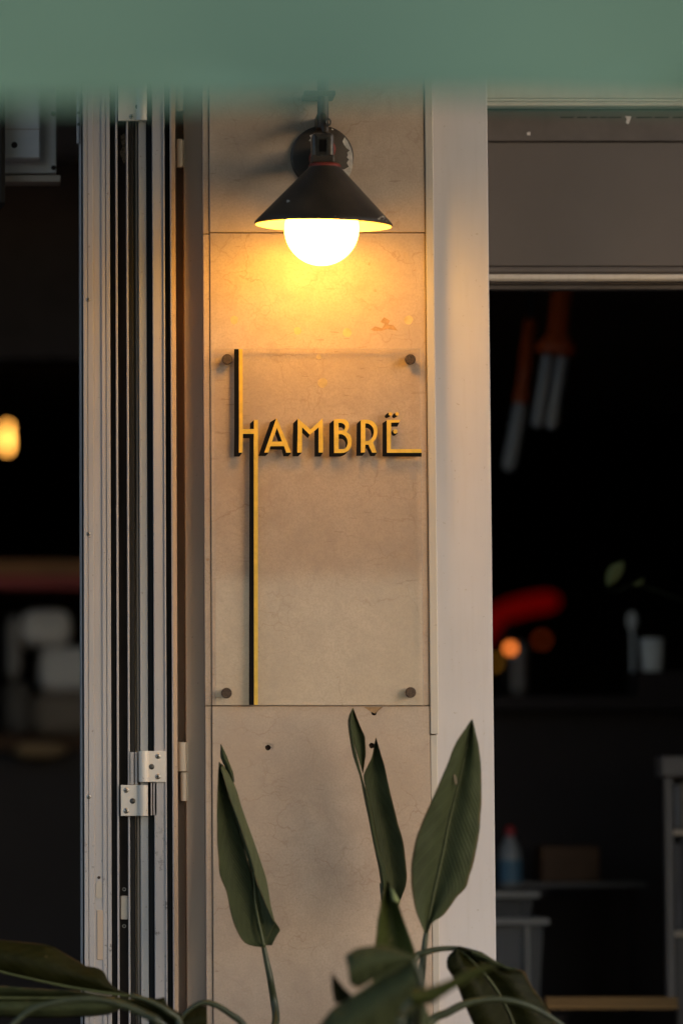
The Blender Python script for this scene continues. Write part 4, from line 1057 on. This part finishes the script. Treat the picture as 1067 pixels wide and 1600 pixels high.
# 5: the dark drooping leaf in front
Y5 = -0.92
l5 = loft('leaf', [rows_of([z6([(425, 318), (360, 288), (290, 271), (205, 280), (150, 310), (160, 345)]), z6([(420, 330), (360, 320), (290, 330), (220, 345), (180, 365), (163, 375)]), z6([(410, 345), (360, 360), (300, 385), (250, 415), (200, 445), (168, 420)])], [Y5, Y5 - .03, Y5 - .01])], [DK, UN], pb, .01, .1, seed=11)
loft('front_half', [rows_of([z6([(420, 330), (370, 355), (300, 395), (240, 435), (180, 475), (100, 520), (40, 600)]), z6([(430, 400), (390, 430), (330, 470), (270, 510), (200, 560), (130, 610), (70, 660)]), z6([(440, 470), (410, 530), (360, 590), (300, 640), (220, 680), (160, 700), (100, 710)])], [Y5 - .01, Y5 - .05, Y5 - .02])], [M['leaf_mid'] if 'leaf_mid' in M else GR, UN], l5, .012, .1, seed=12)
obj('midrib', tube(smooth_line(pp(z6([(420, 328), (370, 352), (300, 392), (235, 440), (170, 482)]), Y5 - .018), 24), [.0035 - .002 * i / 24 for i in range(25)], 10), M['rib'], l5, True)
loft('leaf', [rows_of([z6([(96, 382), (98, 440), (108, 500)]), z6([(98, 384), (125, 435), (140, 500)]), z6([(100, 386), (145, 440), (185, 480)])], [Y5 + .05, Y5 + .06, Y5 + .05])], [DK, DK], pb, seed=13)
stalk(pp(z6([(420, 330), (450, 420), (440, 560)]), Y5 + .01) + [P(640, 1700, -.6), crown], .005, .009, pb)
loft('leaf', [rows_of([z6([(380, 455), (370, 510), (385, 550), (400, 620)]), z6([(410, 440), (410, 500), (430, 560), (440, 640)]), z6([(440, 470), (470, 520), (490, 560), (500, 640)])], [Y5 + .1, Y5 + .08, Y5 + .1])], [GR, UN], pb, .004, .05, seed=14)
# 6: blurred leaf pointing right, closest to the camera
Y6 = -1.06
l6 = loft('leaf', [rows_of([z6([(405, 455), (480, 440), (560, 410), (620, 375), (670, 352), (755, 343)]), z6([(410, 480), (490, 470), (570, 430), (640, 392), (690, 366), (756, 346)]), z6([(430, 520), (500, 500), (570, 452), (640, 415), (700, 385), (757, 350)])], [Y6, Y6 - .02, Y6])], [YG_, UN], pb, .004, .04, seed=15)
stalk(pp(z6([(420, 480), (380, 540), (370, 620)]), Y6) + [P(630, 1720, -.7), crown], .005, .009, pb)
# 7: drooping leaf on the right
Y7 = -0.34
top7 = z6([(598, 274), (640, 285), (720, 330), (800, 360), (860, 374), (886, 430), (940, 500), (978, 565), (1010, 660)])
mid7 = z6([(597, 284), (640, 320), (690, 370), (735, 425), (775, 490), (810, 560), (850, 680)])
low7 = z6([(590, 290), (553, 318), (554, 360), (590, 420), (620, 500), (655, 580), (700, 700)])
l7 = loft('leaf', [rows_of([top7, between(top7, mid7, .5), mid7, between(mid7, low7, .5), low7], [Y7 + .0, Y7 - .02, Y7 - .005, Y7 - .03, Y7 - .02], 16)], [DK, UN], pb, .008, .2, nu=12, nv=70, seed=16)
obj('midrib', tube(smooth_line(pp(mid7, Y7 - .009), 30), [.0026 - .0012 * i / 30 for i in range(31)], 10), M['rib'], l7, True)
loft('curled_edge', [rows_of([z6([(640, 284), (690, 298), (740, 330), (790, 356), (830, 365)]), z6([(650, 296), (700, 316), (750, 342), (795, 362), (830, 367)]), z6([(655, 310), (700, 330), (745, 350), (795, 374), (831, 369)])], [Y7 - .01, Y7 - .03, Y7 - .024])], [UN, UN], l7, seed=17)
stalk([crown, P(610, 1640, -.42), P(632, 1560, -.38)] + pp(z6([(425, 330), (470, 300), (530, 286), (600, 284)]), Y7), .009, .0042, pb)
# front stalk arching right
stalk([crown, P(655, 1680, -.5)] + pp(z6([(480, 590), (560, 537), (640, 500), (740, 486), (830, 497), (920, 532), (1010, 590)]), -.46) + [P(920, 1640, -.46)], .009, .004, pb, 60)

# the second plant, low on the left
pa = empty('bird_of_paradise_plant', (-0.48, -0.42, 0.56), 'green plant with long leaves lying low across the folding door at the bottom left', 'plant')
crown2 = Vector((-0.48, -0.42, 0.56))
Ya = -0.34
ta = z7([(-120, 75), (0, 75), (100, 85), (210, 97), (300, 150), (360, 185), (425, 196), (448, 235), (455, 255), (490, 282), (545, 306)])
ba = z7([(-120, 170), (0, 205), (150, 240), (300, 270), (420, 290), (545, 308)])
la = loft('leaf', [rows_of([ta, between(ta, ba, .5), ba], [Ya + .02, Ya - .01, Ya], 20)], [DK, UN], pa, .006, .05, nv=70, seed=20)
obj('midrib', tube(smooth_line(pp(z7([(-120, 168), (0, 207), (150, 243), (300, 274), (420, 294), (545, 310), (620, 330)]), Ya - .006), 30), [.0018 + .002 * i / 30 for i in range(31)], 10), M['rib'], la, True)
t2 = z7([(-120, 262), (0, 268), (200, 284), (330, 290), (450, 308), (560, 325)]); m2 = z7([(-120, 315), (0, 318), (200, 318), (330, 316), (450, 320), (560, 328)]); b2_ = z7([(-120, 395), (0, 398), (200, 402), (330, 398), (450, 390), (560, 335)])
lb = loft('leaf', [rows_of([t2, between(t2, m2, .5), m2, between(m2, b2_, .5), b2_], [Ya - .06, Ya - .05, Ya - .03, Ya - .04, Ya - .02], 14)], [M['leaf_under'], UN], pa, .006, .03, nu=12, seed=21)
obj('midrib', tube(smooth_line(pp(m2, Ya - .042), 24), .0028, 10), M['rib'], lb, True)
stalk([P(-30, 1650, -.62)] + pp(z7([(60, 425), (130, 370), (200, 345), (320, 324), (420, 325), (520, 350), (600, 385), (670, 435)]), -.6) + [P(262, 1660, -.5), crown2], .0045, .0085, pa, 60)
tc = z7([(505, 332), (560, 318), (600, 314), (650, 322), (690, 316), (694, 345), (725, 368), (757, 385), (768, 440)])
bc = z7([(510, 336), (560, 350), (600, 372), (650, 395), (690, 420), (720, 445), (745, 470)])
lc = loft('leaf', [rows_of([tc, between(tc, bc, .5), bc], [Ya - .03, Ya - .045, Ya - .03], 18)], [DK, UN], pa, .006, .15, nv=60, seed=22)
stalk(pp(z7([(545, 308), (620, 330), (700, 375), (750, 440)]), Ya - .05) + [P(262, 1690, -.45), crown2], .004, .008, pa)
td = z7([(758, 388), (790, 366), (830, 350), (862, 352)]); bd = z7([(745, 470), (780, 480), (830, 480), (865, 470)])
loft('leaf', [rows_of([td, between(td, bd, .5), bd], [Ya + .02, Ya + .0, Ya + .02])], [DK, UN], pa, .003, seed=23)
stalk([P(284, 1592, Ya)] + pp(z7([(770, 385), (805, 356), (850, 337), (900, 348), (960, 385), (1020, 440)]), Ya) + [P(400, 1660, -.34), P(380, 1760, -.36), crown2], .0035, .0075, pa, 60)
